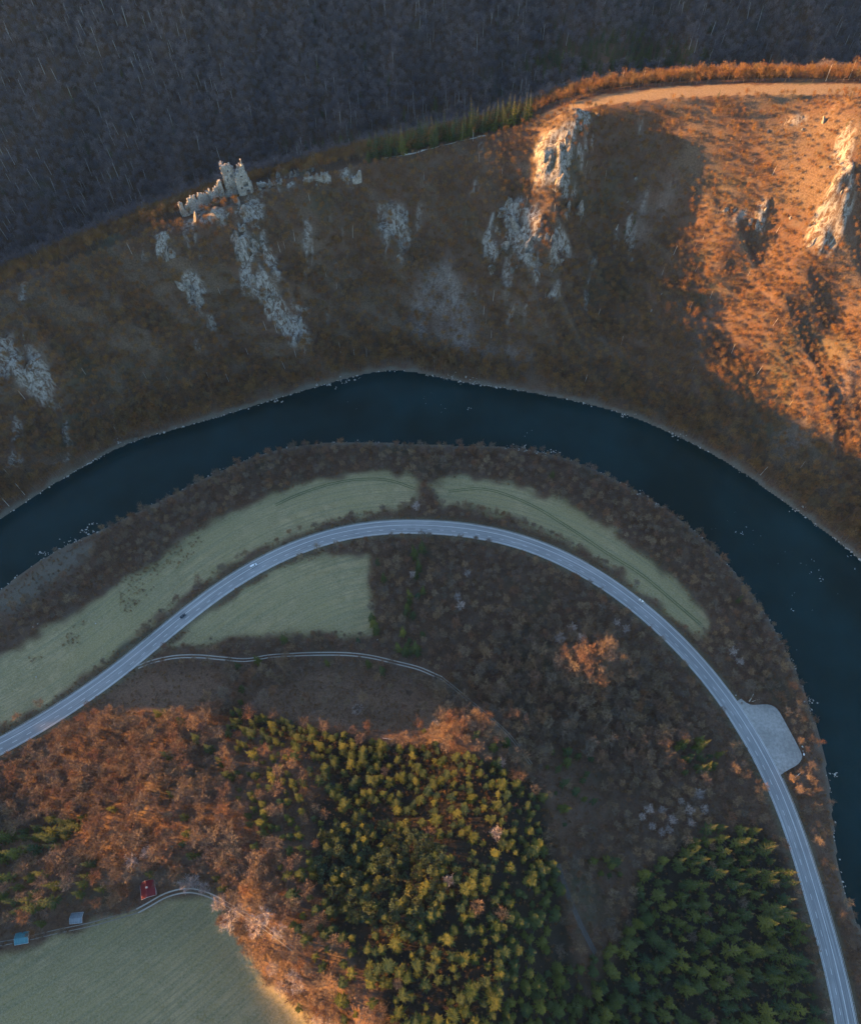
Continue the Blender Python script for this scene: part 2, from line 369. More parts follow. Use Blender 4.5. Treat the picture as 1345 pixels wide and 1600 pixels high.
def ground_material():
    m, n, b = newmat('ground_cover', 0.95)
    nb = noisen(n, 0.02, 5); nm = noisen(n, 0.12, 6, .65); nf = noisen(n, 0.9, 6, .7); ng = noisen(n, 3.2, 3, .7)
    litter = mixc(n, ramp(n, nf, .3, .7), (.04, .022, .014), (.13, .07, .04))
    litter = mixc(n, ramp(n, nm, .45, .7), litter, (.10, .07, .052))
    litter = mixc(n, ramp(n, nb, .55, .75), litter, (.06, .06, .038))
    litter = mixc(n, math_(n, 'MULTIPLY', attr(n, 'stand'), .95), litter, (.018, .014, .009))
    litter = mixc(n, math_(n, 'MULTIPLY', attr(n, 'rib'), .7), litter, mixc(n, ramp(n, nf, .35, .65), (.05, .034, .022), (.15, .11, .075)))
    # meadow
    g1 = mixc(n, ramp(n, nm, .42, .60), (.195, .15, .055), (.35, .268, .13))
    g1 = mixc(n, ramp(n, nb, .44, .58), g1, (.225, .185, .068))
    g2 = mixc(n, ramp(n, nf, .35, .72), g1, (.25, .225, .155))
    cx_ = N(n, 'ShaderNodeCombineXYZ'); n.links.new(attr(n, 'along'), cx_.inputs[0]); n.links.new(math_(n, 'MULTIPLY', attr(n, 'across'), .55), cx_.inputs[1])
    nw = noisen(n, 1.0, 4, .6, cx_.outputs[0])
    g1 = mixc(n, ramp(n, nw, .46, .58, (0,) * 3, (.8,) * 3), g1, (.12, .125, .06))
    g2 = mixc(n, ramp(n, nf, .35, .72), g1, (.32, .27, .175))
    g2 = mixc(n, ramp(n, ng, .45, .7), g2, (.10, .095, .05))
    col = mixc(n, attr(n, 'grass'), litter, g2)
    scrub = mixc(n, ramp(n, nf, .3, .7), (.05, .03, .02), (.19, .115, .075))
    col = mixc(n, math_(n, 'MULTIPLY', attr(n, 'clear'), .85), col, scrub)
    col = mixc(n, attr(n, 'field'), col, mixc(n, ramp(n, nf, .3, .75), (.11, .075, .042), (.25, .18, .11)))
    # rock
    tc = N(n, 'ShaderNodeNewGeometry'); mp = N(n, 'ShaderNodeMapping'); mp.inputs['Scale'].default_value = (.35, .35, .12)
    n.links.new(tc.outputs['Position'], mp.inputs[0])
    nr = noisen(n, 1.1, 8, .72, mp.outputs[0], .6)
    rk = mixc(n, ramp(n, nr, .36, .64), (.028, .024, .02), (.30, .28, .25))
    rf = math_(n, 'MULTIPLY', attr(n, 'rock'), ramp(n, nr, .43, .50), True)
    col = mixc(n, rf, col, rk)
    sc = mixc(n, ramp(n, nf, .3, .75), (.09, .07, .06), (.26, .225, .20))
    col = mixc(n, math_(n, 'MULTIPLY', attr(n, 'scree'), ramp(n, nr, .34, .6)), col, sc)
    bk = mixc(n, ramp(n, ng, .35, .68), (.05, .045, .035), (.17, .15, .12))
    col = mixc(n, attr(n, 'bank'), col, bk)
    dr = mixc(n, ramp(n, nf, .3, .75), (.06, .055, .035), (.15, .14, .09))
    col = mixc(n, math_(n, 'MULTIPLY', attr(n, 'dirt'), .8), col, dr)
    n.links.new(col, b.inputs['Base Color'])
    hsum = math_(n, 'ADD', math_(n, 'MULTIPLY', nf, 1.0), math_(n, 'MULTIPLY', ng, .4))
    bump(n, b, hsum, .6, .7)
    return m
M_ground = ground_material()

def simple(name, c, rough=.8, spec=.25, metal=0, var=None, scale=1.0):
    m, n, b = newmat(name, rough)
    b.inputs['Specular IOR Level'].default_value = spec; b.inputs['Metallic'].default_value = metal
    c2 = var or tuple(q * .7 for q in c)
    tc = N(n, 'ShaderNodeTexCoord')
    f = noisen(n, scale, 5, .6, tc.outputs['Object'])
    n.links.new(mixc(n, ramp(n, f, .3, .7), c, c2), b.inputs['Base Color'])
    return m
def foliage(name, cols, rough=.8):
    """one colour per tree out of a few, with a finer change inside the crown"""
    m, n, b = newmat(name, rough); b.inputs['Specular IOR Level'].default_value = .1
    oi = N(n, 'ShaderNodeObjectInfo'); q = N(n, 'ShaderNodeValToRGB'); q.color_ramp.interpolation = 'LINEAR'
    e = q.color_ramp.elements
    while len(e) < len(cols): e.new(.5)
    for i, c in enumerate(cols): e[i].position = i / (len(cols) - 1); e[i].color = (*c, 1)
    n.links.new(oi.outputs['Random'], q.inputs[0])
    g = noisen(n, .7, 3, .6)
    col = mixc(n, ramp(n, g, .3, .7, (.78,) * 3, (1.2,) * 3), q.outputs[0], q.outputs[0], 'MIX')
    k = N(n, 'ShaderNodeMix', data_type='RGBA', blend_type='MULTIPLY'); k.inputs[0].default_value = 1
    n.links.new(q.outputs[0], k.inputs[6]); n.links.new(ramp(n, g, .25, .75, (.7,) * 3, (1.25,) * 3), k.inputs[7])
    n.links.new(k.outputs[2], b.inputs['Base Color'])
    return m
M_twig = foliage('bare_twigs', [(.22, .115, .06), (.13, .09, .065), (.26, .165, .09), (.16, .13, .10), (.11, .072, .05), (.25, .18, .11), (.15, .11, .085), (.20, .10, .055)])
M_twig2 = foliage('slope_twigs', [(.20, .092, .034), (.12, .07, .038), (.22, .115, .04), (.14, .10, .055)])
M_pale = foliage('pale_twigs', [(.36, .30, .27), (.27, .24, .23), (.42, .35, .31)])
M_bark = simple('bark', (.13, .105, .085), .9, var=(.07, .055, .045))
M_barkp = simple('pale_bark', (.42, .40, .37), .85, var=(.26, .24, .22))
M_needle = foliage('spruce_needles', [(.03, .046, .013), (.070, .074, .015), (.036, .054, .02), (.11, .105, .02), (.028, .048, .022), (.05, .06, .018)])
M_pine = foliage('pine_needles', [(.045, .070, .040), (.060, .085, .045), (.040, .06, .032), (.10, .10, .03)])
M_ever = foliage('evergreen_leaves', [(.03, .075, .015), (.045, .09, .02)])

# ------------------------------------------------------------------ ground sheets
ny, nx = X.shape
cls = np.zeros(X.shape, int)                      # 0 ground, 1 meadow, 2 ridge slope, 3 far hill, 4 river bed
cls[grass > .5] = 1
cls[D['rid'] & ~D['beh']] = 2
cls[D['beh']] = 3
cls[D['riv']] = 4
idx = np.arange(nx * ny).reshape(ny, nx)
quads = np.stack([idx[:-1, :-1], idx[:-1, 1:], idx[1:, 1:], idx[1:, :-1]], -1).reshape(-1, 4)
qc = cls[:-1, :-1].ravel()
VV = np.stack([X.ravel(), Y.ravel(), Z.ravel()], -1)
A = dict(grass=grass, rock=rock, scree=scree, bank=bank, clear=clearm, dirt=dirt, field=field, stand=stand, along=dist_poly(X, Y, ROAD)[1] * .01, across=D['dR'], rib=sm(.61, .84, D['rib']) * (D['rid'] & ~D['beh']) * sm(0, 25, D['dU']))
A['bank'] = np.maximum(bank, island * .9)
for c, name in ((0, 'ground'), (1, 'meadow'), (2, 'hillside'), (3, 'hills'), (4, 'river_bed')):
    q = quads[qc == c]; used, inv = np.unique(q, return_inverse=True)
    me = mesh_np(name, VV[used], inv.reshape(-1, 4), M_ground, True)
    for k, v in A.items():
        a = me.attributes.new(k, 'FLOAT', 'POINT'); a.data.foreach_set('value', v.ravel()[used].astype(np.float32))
    tag(link(name, me), kind='structure')

# ------------------------------------------------------------------ water
def water_material():
    m, n, b = newmat('river_water', .12)
    g = N(n, 'ShaderNodeNewGeometry')
    f = noisen(n, .012, 3)
    n.links.new(mixc(n, ramp(n, f, .35, .65), (.002, .010, .009), (.004, .021, .024)), b.inputs['Base Color'])
    b.inputs['IOR'].default_value = 1.33; b.inputs['Specular IOR Level'].default_value = .16
    w1 = noisen(n, .5, 4, .6); w2 = noisen(n, .08, 2)
    bump(n, b, math_(n, 'ADD', w1, w2), .25, .35)
    return m
# strip across the river between the two banks, a little under both shores
def resample(P, k):
    s = np.concatenate([[0], np.cumsum(np.hypot(*np.diff(P[:, :2], axis=0).T))]); u = np.linspace(0, s[-1], k)
    return np.stack([np.interp(u, s, P[:, 0]), np.interp(u, s, P[:, 1])], -1)
a = resample(UP, 160); b_ = resample(LO, 160)
V = []; Fq = []
for i in range(160):
    d = a[i] - b_[i]; d /= np.hypot(*d)
    for k in range(7):
        p = (b_[i] - d * 4) * (1 - k / 6) + (a[i] + d * 4) * (k / 6); V.append((p[0], p[1], 0.0))
for i in range(159):
    for k in range(6): q = i * 7 + k; Fq.append((q, q + 7, q + 8, q + 1))
tag(link('river', mesh_np('river', V, Fq, water_material(), True)), kind='structure')

# ------------------------------------------------------------------ road
def offs(P, o):
    P = P[:, :2]; T = np.gradient(P, axis=0); T /= np.hypot(T[:, 0], T[:, 1])[:, None]
    return P + np.stack([-T[:, 1], T[:, 0]], -1) * o          # + = left of travel = river side
def strip(P, o0, o1, z, n=1):
    V = []; Fq = []
    for k in range(n + 1):
        q = offs(P, o0 + (o1 - o0) * k / n); V.append(np.column_stack([q, np.full(len(q), z) if np.isscalar(z) else z]))
    m = len(P); V = np.vstack(V)
    for k in range(n):
        for i in range(m - 1): Fq.append((k * m + i, k * m + i + 1, (k + 1) * m + i + 1, (k + 1) * m + i))
    return V, Fq
def asphalt():
    m, n, b = newmat('asphalt', .8)
    f = noisen(n, .09, 5, .6); g = noisen(n, .9, 4)
    at_ = attr(n, 'lane'); uvn = N(n, 'ShaderNodeAttribute'); uvn.attribute_name = 'along'
    cmb = N(n, 'ShaderNodeCombineXYZ'); n.links.new(at_, cmb.inputs[0])
    n.links.new(math_(n, 'MULTIPLY', uvn.outputs['Fac'], .012), cmb.inputs[1])
    lanes = noisen(n, 1.9, 3, .6, cmb.outputs[0])             # long streaks worn by wheels
    c = mixc(n, ramp(n, lanes, .3, .7), (.12, .125, .13), (.30, .30, .305))
    c = mixc(n, ramp(n, f, .4, .7, (0,) * 3, (.5,) * 3), c, (.14, .145, .15))
    n.links.new(c, b.inputs['Base Color']); b.inputs['Roughness'].default_value = .65
    b.inputs['Specular IOR Level'].default_value = .5
    return m
M_asph = asphalt()
RP = catmull([tuple(p) for p in resample(ROAD, 180)], 2.5)
HW = 5.7
NL = 14
V, Fq = strip(RP, -HW, HW, RZ, NL)
me = mesh_np('road', V, Fq, M_asph)
lane = np.repeat(np.linspace(-HW, HW, NL + 1), len(RP)); s_ = np.concatenate([[0], np.cumsum(np.hypot(*np.diff(RP[:, :2], axis=0).T))])
for k, v in (('lane', lane), ('along', np.tile(s_, NL + 1))):
    q = me.attributes.new(k, 'FLOAT', 'POINT'); q.data.foreach_set('value', v.astype(np.float32))
road = tag(link('road', me), kind='structure')
M_paint = simple('road_paint', (.62, .62, .60), .6, var=(.42, .42, .42), scale=.4)
def line(name, o, wd, dash=None):
    if dash is None:
        V, Fq = strip(RP, o - wd / 2, o + wd / 2, RZ + .02)
    else:
        on, off = dash; V = []; Fq = []; total = s_[-1]; t = 0
        A1 = offs(RP, o - wd / 2); B1 = offs(RP, o + wd / 2)
        while t + on < total:
            k = len(V)
            for u in (t, t + on / 2, t + on):
                V.append((np.interp(u, s_, A1[:, 0]), np.interp(u, s_, A1[:, 1]), RZ + .02)); V.append((np.interp(u, s_, B1[:, 0]), np.interp(u, s_, B1[:, 1]), RZ + .02))
            Fq += [(k, k + 2, k + 3, k + 1), (k + 2, k + 4, k + 5, k + 3)]; t += on + off
    return link(name, mesh_np(name, V, Fq, M_paint), road)
line('edge_line', HW - .55, .28); line('edge_line', -HW + .55, .30); line('centre_line', 1.55, .34)
line('lane_dashes', -2.0, .26, (3.2, 6.2))
# raised paved shoulder edge (pale concrete lip) and the gutter
for sgn in (1, -1):
    V1, F1 = strip(RP, sgn * (HW + .02), sgn * (HW + .42), RZ + .12)
    V2, F2 = strip(RP, sgn * (HW + .42), sgn * (HW + .42) + sgn * .02, RZ + .12)
    V2[len(RP):, 2] -= .5
    V3, F3 = strip(RP, sgn * (HW + .02), sgn * (HW + .0), RZ + .12); V3[len(RP):, 2] -= .2
    V = np.vstack([V1, V2, V3]); k1 = len(V1); k2 = k1 + len(V2)
    Fq = F1 + [tuple(i + k1 for i in f) for f in F2] + [tuple(i + k2 for i in f) for f in F3]
    o = link('kerb', mesh_np('kerb', V, Fq, simple('kerb_concrete', (.42, .42, .41), .8, var=(.30, .30, .30), scale=.2)), road)

# steel guardrails: rail and joined posts
M_steel = simple('galvanised_steel', (.46, .47, .49), .45, .5, .6, var=(.36, .37, .39), scale=.5)
def guardrail(o, s0, s1, label):
    mk = (s_ >= s0) & (s_ <= s1); P = RP[mk]
    root = link('guardrail', None, loc=(0, 0, 0)); root.location = (P[0][0], P[0][1], RZ); ox, oy = P[0][:2]
    c = offs(P, o); V = []; Fq = []; prof = [(-.04, .50), (.05, .57), (-.02, .65), (.05, .73), (-.04, .80)]
    T = np.gradient(c, axis=0); T /= np.hypot(T[:, 0], T[:, 1])[:, None]; Nn = np.stack([-T[:, 1], T[:, 0]], -1)
    for i in range(len(c)):
        for (u, z) in prof: V.append((c[i, 0] + Nn[i, 0] * u - ox, c[i, 1] + Nn[i, 1] * u - oy, z))
    for i in range(len(c) - 1):
        for k in range(4): q = i * 5 + k; Fq.append((q, q + 5, q + 6, q + 1))
    link('rail', mesh_np('rail', V, Fq, M_steel), root)
    m = MB()
    for i in range(0, len(c), 2): m.box((c[i, 0] + Nn[i, 0] * .1 * np.sign(o) - ox, c[i, 1] + Nn[i, 1] * .1 * np.sign(o) - oy, .2), (.12, .12, 1.1), math.atan2(T[i, 1], T[i, 0]))
    p = m.build('post', M_steel, root); p['kind'] = 'stuff'
    tag(root, label, 'guardrail', 'steel guardrails along the curved road')
L = s_[-1]
guardrail(HW + .75, L * .10, L * .60, 'grey steel guardrail along the river side of the road, left of the gravel lay-by')
guardrail(HW + .75, L * .80, L * .97, 'grey steel guardrail on the river side of the road, below the gravel lay-by')
guardrail(-HW - .75, L * .30, L * .93, 'long grey steel guardrail along the inner, forest side of the road bend')

# ------------------------------------------------------------------ gravel lay-by and dirt tracks
def drape(name, P, o0, o1, mat, dz=.14, n=2, parent=None):
    V = []; Fq = []; m = len(P)
    for k in range(n + 1):
        q = offs(P, o0 + (o1 - o0) * k / n); z = hs(q[:, 0], q[:, 1]) + dz; V.append(np.column_stack([q, z]))
    V = np.vstack(V)
    for k in range(n):
        for i in range(m - 1): Fq.append((k * m + i, k * m + i + 1, (k + 1) * m + i + 1, (k + 1) * m + i))
    return link(name, mesh_np(name, V, Fq, mat, True), parent)
def gravelmat(name, a, b2, sc=.5):
    m, n, b = newmat(name, .9); f = noisen(n, sc, 7, .7); g = noisen(n, .06, 3)
    c = mixc(n, ramp(n, f, .35, .7), a, b2); c = mixc(n, ramp(n, g, .45, .7, (0,) * 3, (.55,) * 3), c, tuple(q * .6 for q in a))
    n.links.new(c, b.inputs['Base Color']); bump(n, b, f, .4, .2); return m
M_grav = gravelmat('pale_gravel', (.20, .195, .185), (.34, .335, .325))
M_track = gravelmat('track_gravel', (.27, .255, .23), (.40, .38, .35), 1.1)
M_track2 = gravelmat('worn_earth', (.15, .135, .12), (.24, .22, .20), 1.1)
lot = [(1158, 1092), (1172, 1101), (1200, 1101), (1214, 1108), (1224, 1124), (1236, 1146), (1246, 1165), (1253, 1182), (1247, 1194), (1232, 1203), (1218, 1212)]
LW = catmull([at(a, b, RZ) for a, b in lot], 2)
dd, sr, _ = dist_poly(LW[:, 0], LW[:, 1], np.array(RP[:, :2]))
rs = np.interp(np.linspace(sr[0], sr[-1], len(LW)), s_, np.arange(len(s_)))
OE = offs(RP, HW + .45); inner = np.stack([np.interp(rs, np.arange(len(OE)), OE[:, 0]), np.interp(rs, np.arange(len(OE)), OE[:, 1])], -1)
V = []; Fq = []; nn = 14
for i in range(len(LW)):
    for k in range(nn + 1):
        p = inner[i] * (1 - k / nn) + LW[i, :2] * (k / nn)
        zz = max(float(hs(p[0], p[1])) + .12, RZ - .03)
        V.append((p[0], p[1], zz + (noise(p[0] / 3, p[1] / 3, 5) - .5) * .08))
for i in range(len(LW) - 1):
    for k in range(nn): q = i * (nn + 1) + k; Fq.append((q, q + nn + 1, q + nn + 2, q + 1))
tag(link('gravel_lot', mesh_np('gravel_lot', V, Fq, M_grav, True)), kind='structure')
def track(name, pts, z, gap=1.0, wd=.75, mat=None, base=True):
    P = catmull([hit(a, b)[:2] for a, b in pts], 2.0)
    # smooth
    for _ in range(2): P[1:-1] = (P[:-2] + P[1:-1] * 2 + P[2:]) / 4
    root = None
    o = drape(name, P, gap - wd / 2, gap + wd / 2, mat or M_track, .16); tag(o, kind='structure')
    o = drape(name, P, -gap - wd / 2, -gap + wd / 2, mat or M_track, .16); tag(o, kind='structure')
    return P
M_dark = gravelmat('dark_earth', (.05, .045, .042), (.11, .10, .098), 1.1)
T1 = track('path', [(216, 1043), (240, 1034), (275, 1027), (310, 1026), (345, 1029), (385, 1032), (420, 1026), (470, 1023), (530, 1022), (575, 1026), (615, 1035), (655, 1045), (690, 1060)], 8)
T2 = track('path', [(690, 1060), (715, 1080), (745, 1105), (775, 1130), (800, 1155), (830, 1195)], 12, .8, .5, M_track2)
T3 = track('path', [(215, 1424), (235, 1413), (260, 1399), (290, 1392), (315, 1395), (345, 1408)], 40, 1.0, .7)
T4 = track('path', [(345, 1408), (370, 1422), (400, 1440), (430, 1462), (460, 1485)], 50, .9, .5, M_track2)
T5 = track('path', [(-40, 1482), (30, 1470), (90, 1456), (150, 1443), (215, 1424)], 40, .9, .45, M_track2)
T6 = track('path', [(872, 1350), (878, 1372), (888, 1400), (900, 1430), (915, 1462), (930, 1490)], 50, .75, 1.35, M_dark)
T7 = track('path', [(600, 247), (640, 240), (680, 231), (730, 218), (760, 212)], 130, .2, .9, M_track)

M_rut = gravelmat('trodden_grass', (.07, .085, .035), (.13, .13, .06), 1.1)
T8 = track('path', [(700, 768), (760, 765), (830, 790), (900, 832), (950, 866), (1000, 897), (1050, 938), (1094, 976)], 6, .9, .7, M_rut)
T9 = track('path', [(430, 790), (480, 768), (540, 752), (600, 750), (648, 764)], 6, .9, .7, M_rut)
def keepout(x, y):
    bad = np.zeros(x.shape, bool)
    for T in (T1, T2, T3, T4, T6): bad |= dist_poly(x, y, T[::2])[0] < 2.6
    return bad

# ------------------------------------------------------------------ tree kinds
def bare_tree(seed, H=12.0, Rr=3.9, trunkh=.45, nl=9, ns=8, nt_=8, wt=.13, up=.5, ltw=1.5, dome=330):
    r = random.Random(seed); tr = MB(); cr = MB()
    lean = Vector((r.uniform(-.4, .4), r.uniform(-.4, .4), 0))
    top = Vector((0, 0, H * .86)) + lean
    tr.tube((0, 0, -.8), (lean.x * .3, lean.y * .3, H * trunkh), .19, .14, 5); tr.tube((lean.x * .3, lean.y * .3, H * trunkh), top, .14, .04, 4)
    V = []; T = []
    def twig(a, b, wd):
        d = (b - a); s = d.cross(Vector((r.gauss(0, 1), r.gauss(0, 1), r.gauss(0, 1))))
        if s.length < 1e-5: return
        s = s.normalized() * wd * .5; k = len(V); V.extend([a + s, a - s, b]); T.append((k, k + 1, k + 2))
    for i in range(nl):
        az = 2 * math.pi * (i + r.uniform(-.3, .3)) / nl * 1.0 + (i % 2) * .4; f = r.uniform(.25, 1)
        z0 = H * r.uniform(trunkh * .8, .72); a = Vector((lean.x * z0 / H, lean.y * z0 / H, z0))
        el = r.uniform(.15, 1.25) * up + .35
        rad = Rr * r.uniform(.75, 1.08); L = rad
        tip = Vector((math.cos(az) * math.cos(el) * L, math.sin(az) * math.cos(el) * L, 0)) + Vector((0, 0, min(H * 1.0, z0 + math.sin(el) * L * 1.5)))
        mid = a.lerp(tip, .5) + Vector((0, 0, -.25))
        cr.tube(a, mid, .09, .06, 3); cr.tube(mid, tip, .06, .02, 3)
        for j in range(ns):
            t = .25 + .75 * (j + r.random()) / ns
            p = a.lerp(mid, t * 2) if t < .5 else mid.lerp(tip, t * 2 - 1)
            d = Vector((r.gauss(0, 1), r.gauss(0, 1), r.gauss(.45, .6))) + (tip - a).normalized() * .8; d.normalize()
            q = p + d * r.uniform(.9, 1.7) * (Rr / 3.9); twig(p, q, .09)
            for k in range(nt_):
                u = p.lerp(q, r.uniform(.2, 1)); e = (d + Vector((r.gauss(0, .8), r.gauss(0, .8), r.gauss(.3, .6)))).normalized()
                twig(u, u + e * r.uniform(.6, ltw) * (Rr / 3.9), wt)
    cz = H * (trunkh + .12) ; hz = H - cz
    for i in range(dome):
        az = r.uniform(0, 6.283); se = r.random() ** .8; rad = math.sqrt(1 - se * se) ; lump = 1 + .16 * math.sin(az * 3 + seed) + .10 * math.sin(az * 5 + se * 4)
        d = Vector((math.cos(az) * rad * Rr * lump, math.sin(az) * rad * Rr * lump, se * hz))
        a = Vector((lean.x * .6, lean.y * .6, cz)) + d * r.uniform(.35, .85); e = d.normalized() + Vector((r.gauss(0, .35), r.gauss(0, .35), r.gauss(.1, .3)))
        twig(a, a + e.normalized() * r.uniform(.8, 1.6) * (Rr / 3.9), wt * .8)
    k = len(cr.v); cr.v += [tuple(p) for p in V]; cr.f += [tuple(i + k for i in t) for t in T]
    return tr, cr
def spruce(seed, H=16.0, Rr=3.0, levels=17, nb=9, droop=.28, low=.10):
    r = random.Random(seed); tr = MB(); cr = MB()
    tr.tube((0, 0, -.8), (0, 0, H * .97), .2, .02, 5)
    for l in range(levels):
        f = l / (levels - 1); z = H * (low + (1 - low - .01) * f ** .92)
        L0 = Rr * (1.12 * (1 - f) ** 1.2) * (.95 if l else .85) + .14
        n = max(5, int(nb * (1 - .35 * f)))
        for i in range(n):
            az = 2 * math.pi * (i + .5 * (l % 2) + r.uniform(-.28, .28)) / n; L = L0 * r.uniform(.62, 1.22)
            dr = L * (droop * (1 - f) - .35 * f + r.uniform(-.08, .08))
            for (da, ll, root, wdt) in ((0, 1, 0, .17), (.6, .42, .38, .2), (-.6, .42, .38, .2)):
                ca, sa = math.cos(az), math.sin(az); bx, by, bz = ca * L * root, sa * L * root, z - dr * root * .6
                c2, s2 = math.cos(az + da), math.sin(az + da); l2 = L * ll; w2 = l2 * wdt * .62 + .05
                mx, my, mz = bx + c2 * l2 * .5, by + s2 * l2 * .5, bz - dr * ll * .35
                tx, ty, tz = bx + c2 * l2, by + s2 * l2, bz - dr * ll * .9 + .05 * L
                cr.poly([(bx, by, bz), (mx - s2 * w2, my + c2 * w2, mz - .12 * l2 * .5), (tx, ty, tz), (mx + s2 * w2, my - c2 * w2, mz - .12 * l2 * .5), (mx, my, mz + .05)],
                        [(0, 3, 4), (4, 3, 2), (0, 4, 1), (4, 2, 1)])
    return tr, cr
def pine(seed, H=12.0, Rr=2.6):
    r = random.Random(seed); tr = MB(); cr = MB(); tr.tube((0, 0, -.8), (0, 0, H * .9), .17, .06, 5)
    for c in range(26):
        az = r.uniform(0, 6.283); rr = Rr * math.sqrt(r.random()) * .85; z = H * (.92 - .38 * (rr / Rr) ** 1.6 - r.random() * .12)
        c0 = Vector((math.cos(az) * rr, math.sin(az) * rr, z))
        if c % 3 == 0: cr.tube((0, 0, z - 1.2), c0, .05, .03, 3)
        for k in range(26):
            d = Vector((r.gauss(0, 1), r.gauss(0, 1), r.gauss(.5, .7))).normalized(); e = d.cross(Vector((r.random(), r.random(), r.random()))).normalized() * .13
            b0 = c0 + d * .1; cr.poly([b0 + e, b0 - e, b0 + d * r.uniform(.55, 1.05)], [(0, 1, 2)])
    return tr, cr
KIND = {}
def register(kind, protos, mt, mc): KIND[kind] = [(t.mesh('trunk', mt), c.mesh('crown', mc)) for t, c in protos]
register('bare', [bare_tree(s, H, Rr) for s, H, Rr in ((1, 12, 3.9), (2, 13, 4.2), (3, 11, 3.6), (4, 14, 4.6), (5, 10.5, 3.2))], M_bark, M_twig)
register('pale', [bare_tree(s, H, Rr, .35, 9, 8, 7, .12) for s, H, Rr in ((11, 12, 4.2), (12, 11, 3.8), (13, 13, 4.4))], M_barkp, M_pale)
register('slope', [bare_tree(s, H, Rr, .4, 6, 5, 4, .17, .8, 1.5, 200) for s, H, Rr in ((21, 9, 3.2), (22, 8, 2.9), (23, 10, 3.5), (24, 7, 2.8), (25, 9, 3.1), (26, 8, 3.3), (27, 9.5, 3.4), (28, 8.5, 2.9))][:7] + [bare_tree(29, 12, 2.6, .75, 5, 4, 3, .14, .9, 1.3, 60)], M_bark, M_twig2)
KIND['slope'][7][0].materials[0] = M_barkp
register('shrub', [bare_tree(s, H, Rr, .12, 6, 4, 4, .11, .9, 1.2, 120) for s, H, Rr in ((31, 3.2, 1.9), (32, 2.6, 1.6), (33, 3.8, 2.2))], M_bark, M_twig2)
register('spruce', [spruce(s, H, Rr, L, B) for s, H, Rr, L, B in ((41, 17, 3.3, 12, 7), (42, 19, 3.5, 13, 7), (43, 15, 3.0, 10, 6), (44, 21, 3.7, 14, 7), (45, 13, 3.1, 9, 7), (46, 18, 2.9, 12, 6))], M_bark, M_needle)
register('pine', [pine(s, H, Rr) for s, H, Rr in ((51, 12, 2.7), (52, 13, 3.0), (53, 11, 2.4))], M_bark, M_pine)

M_hazed = foliage('hazed_twigs', [(.15, .12, .12), (.10, .085, .09), (.19, .15, .145), (.13, .095, .085)])  # slope trees regreyed for the far mountain: distance haze painted into the twig colour
KIND['hazed'] = [(t, c.copy()) for t, c in KIND['slope']]
for t, c in KIND['hazed']: c.materials[0] = M_hazed
def grid_points(sp, x0, x1, y0, y1, seed, jit=.85):
    g = np.random.default_rng(seed); nx_ = int((x1 - x0) / sp); ny_ = int((y1 - y0) / (sp * .87))
    xx, yy = np.meshgrid(np.arange(nx_), np.arange(ny_)); xx = xx + .5 * (yy % 2)
    x = x0 + (xx + (g.random(xx.shape) - .5) * jit) * sp; y = y0 + (yy + (g.random(xx.shape) - .5) * jit) * sp * .87
    return x.ravel(), y.ravel()
def info(x, y):
    z = hs(x, y); px, py, dp = project(x, y, z)
    dR = dist_poly(x, y, ROAD[::2])[0]
    return z, px, py, dp, dR
TREES = []          # (kind, x, y, z, scale, region)
def add(kind, x, y, z, sc, region):
    for a in zip(x, y, z, sc): TREES.append((kind, float(a[0]), float(a[1]), float(a[2]), float(a[3]), region))
meadow_at = lambda px, py: np.logical_or.reduce([inpoly(px, py, P) for P in MEADOW])
lotpoly = [(1150, 1075)] + lot + [(1200, 1215)]
frame = lambda px, py, m=120: (px > -m) & (px < 1345 + m) & (py > -m) & (py < 1600 + m)

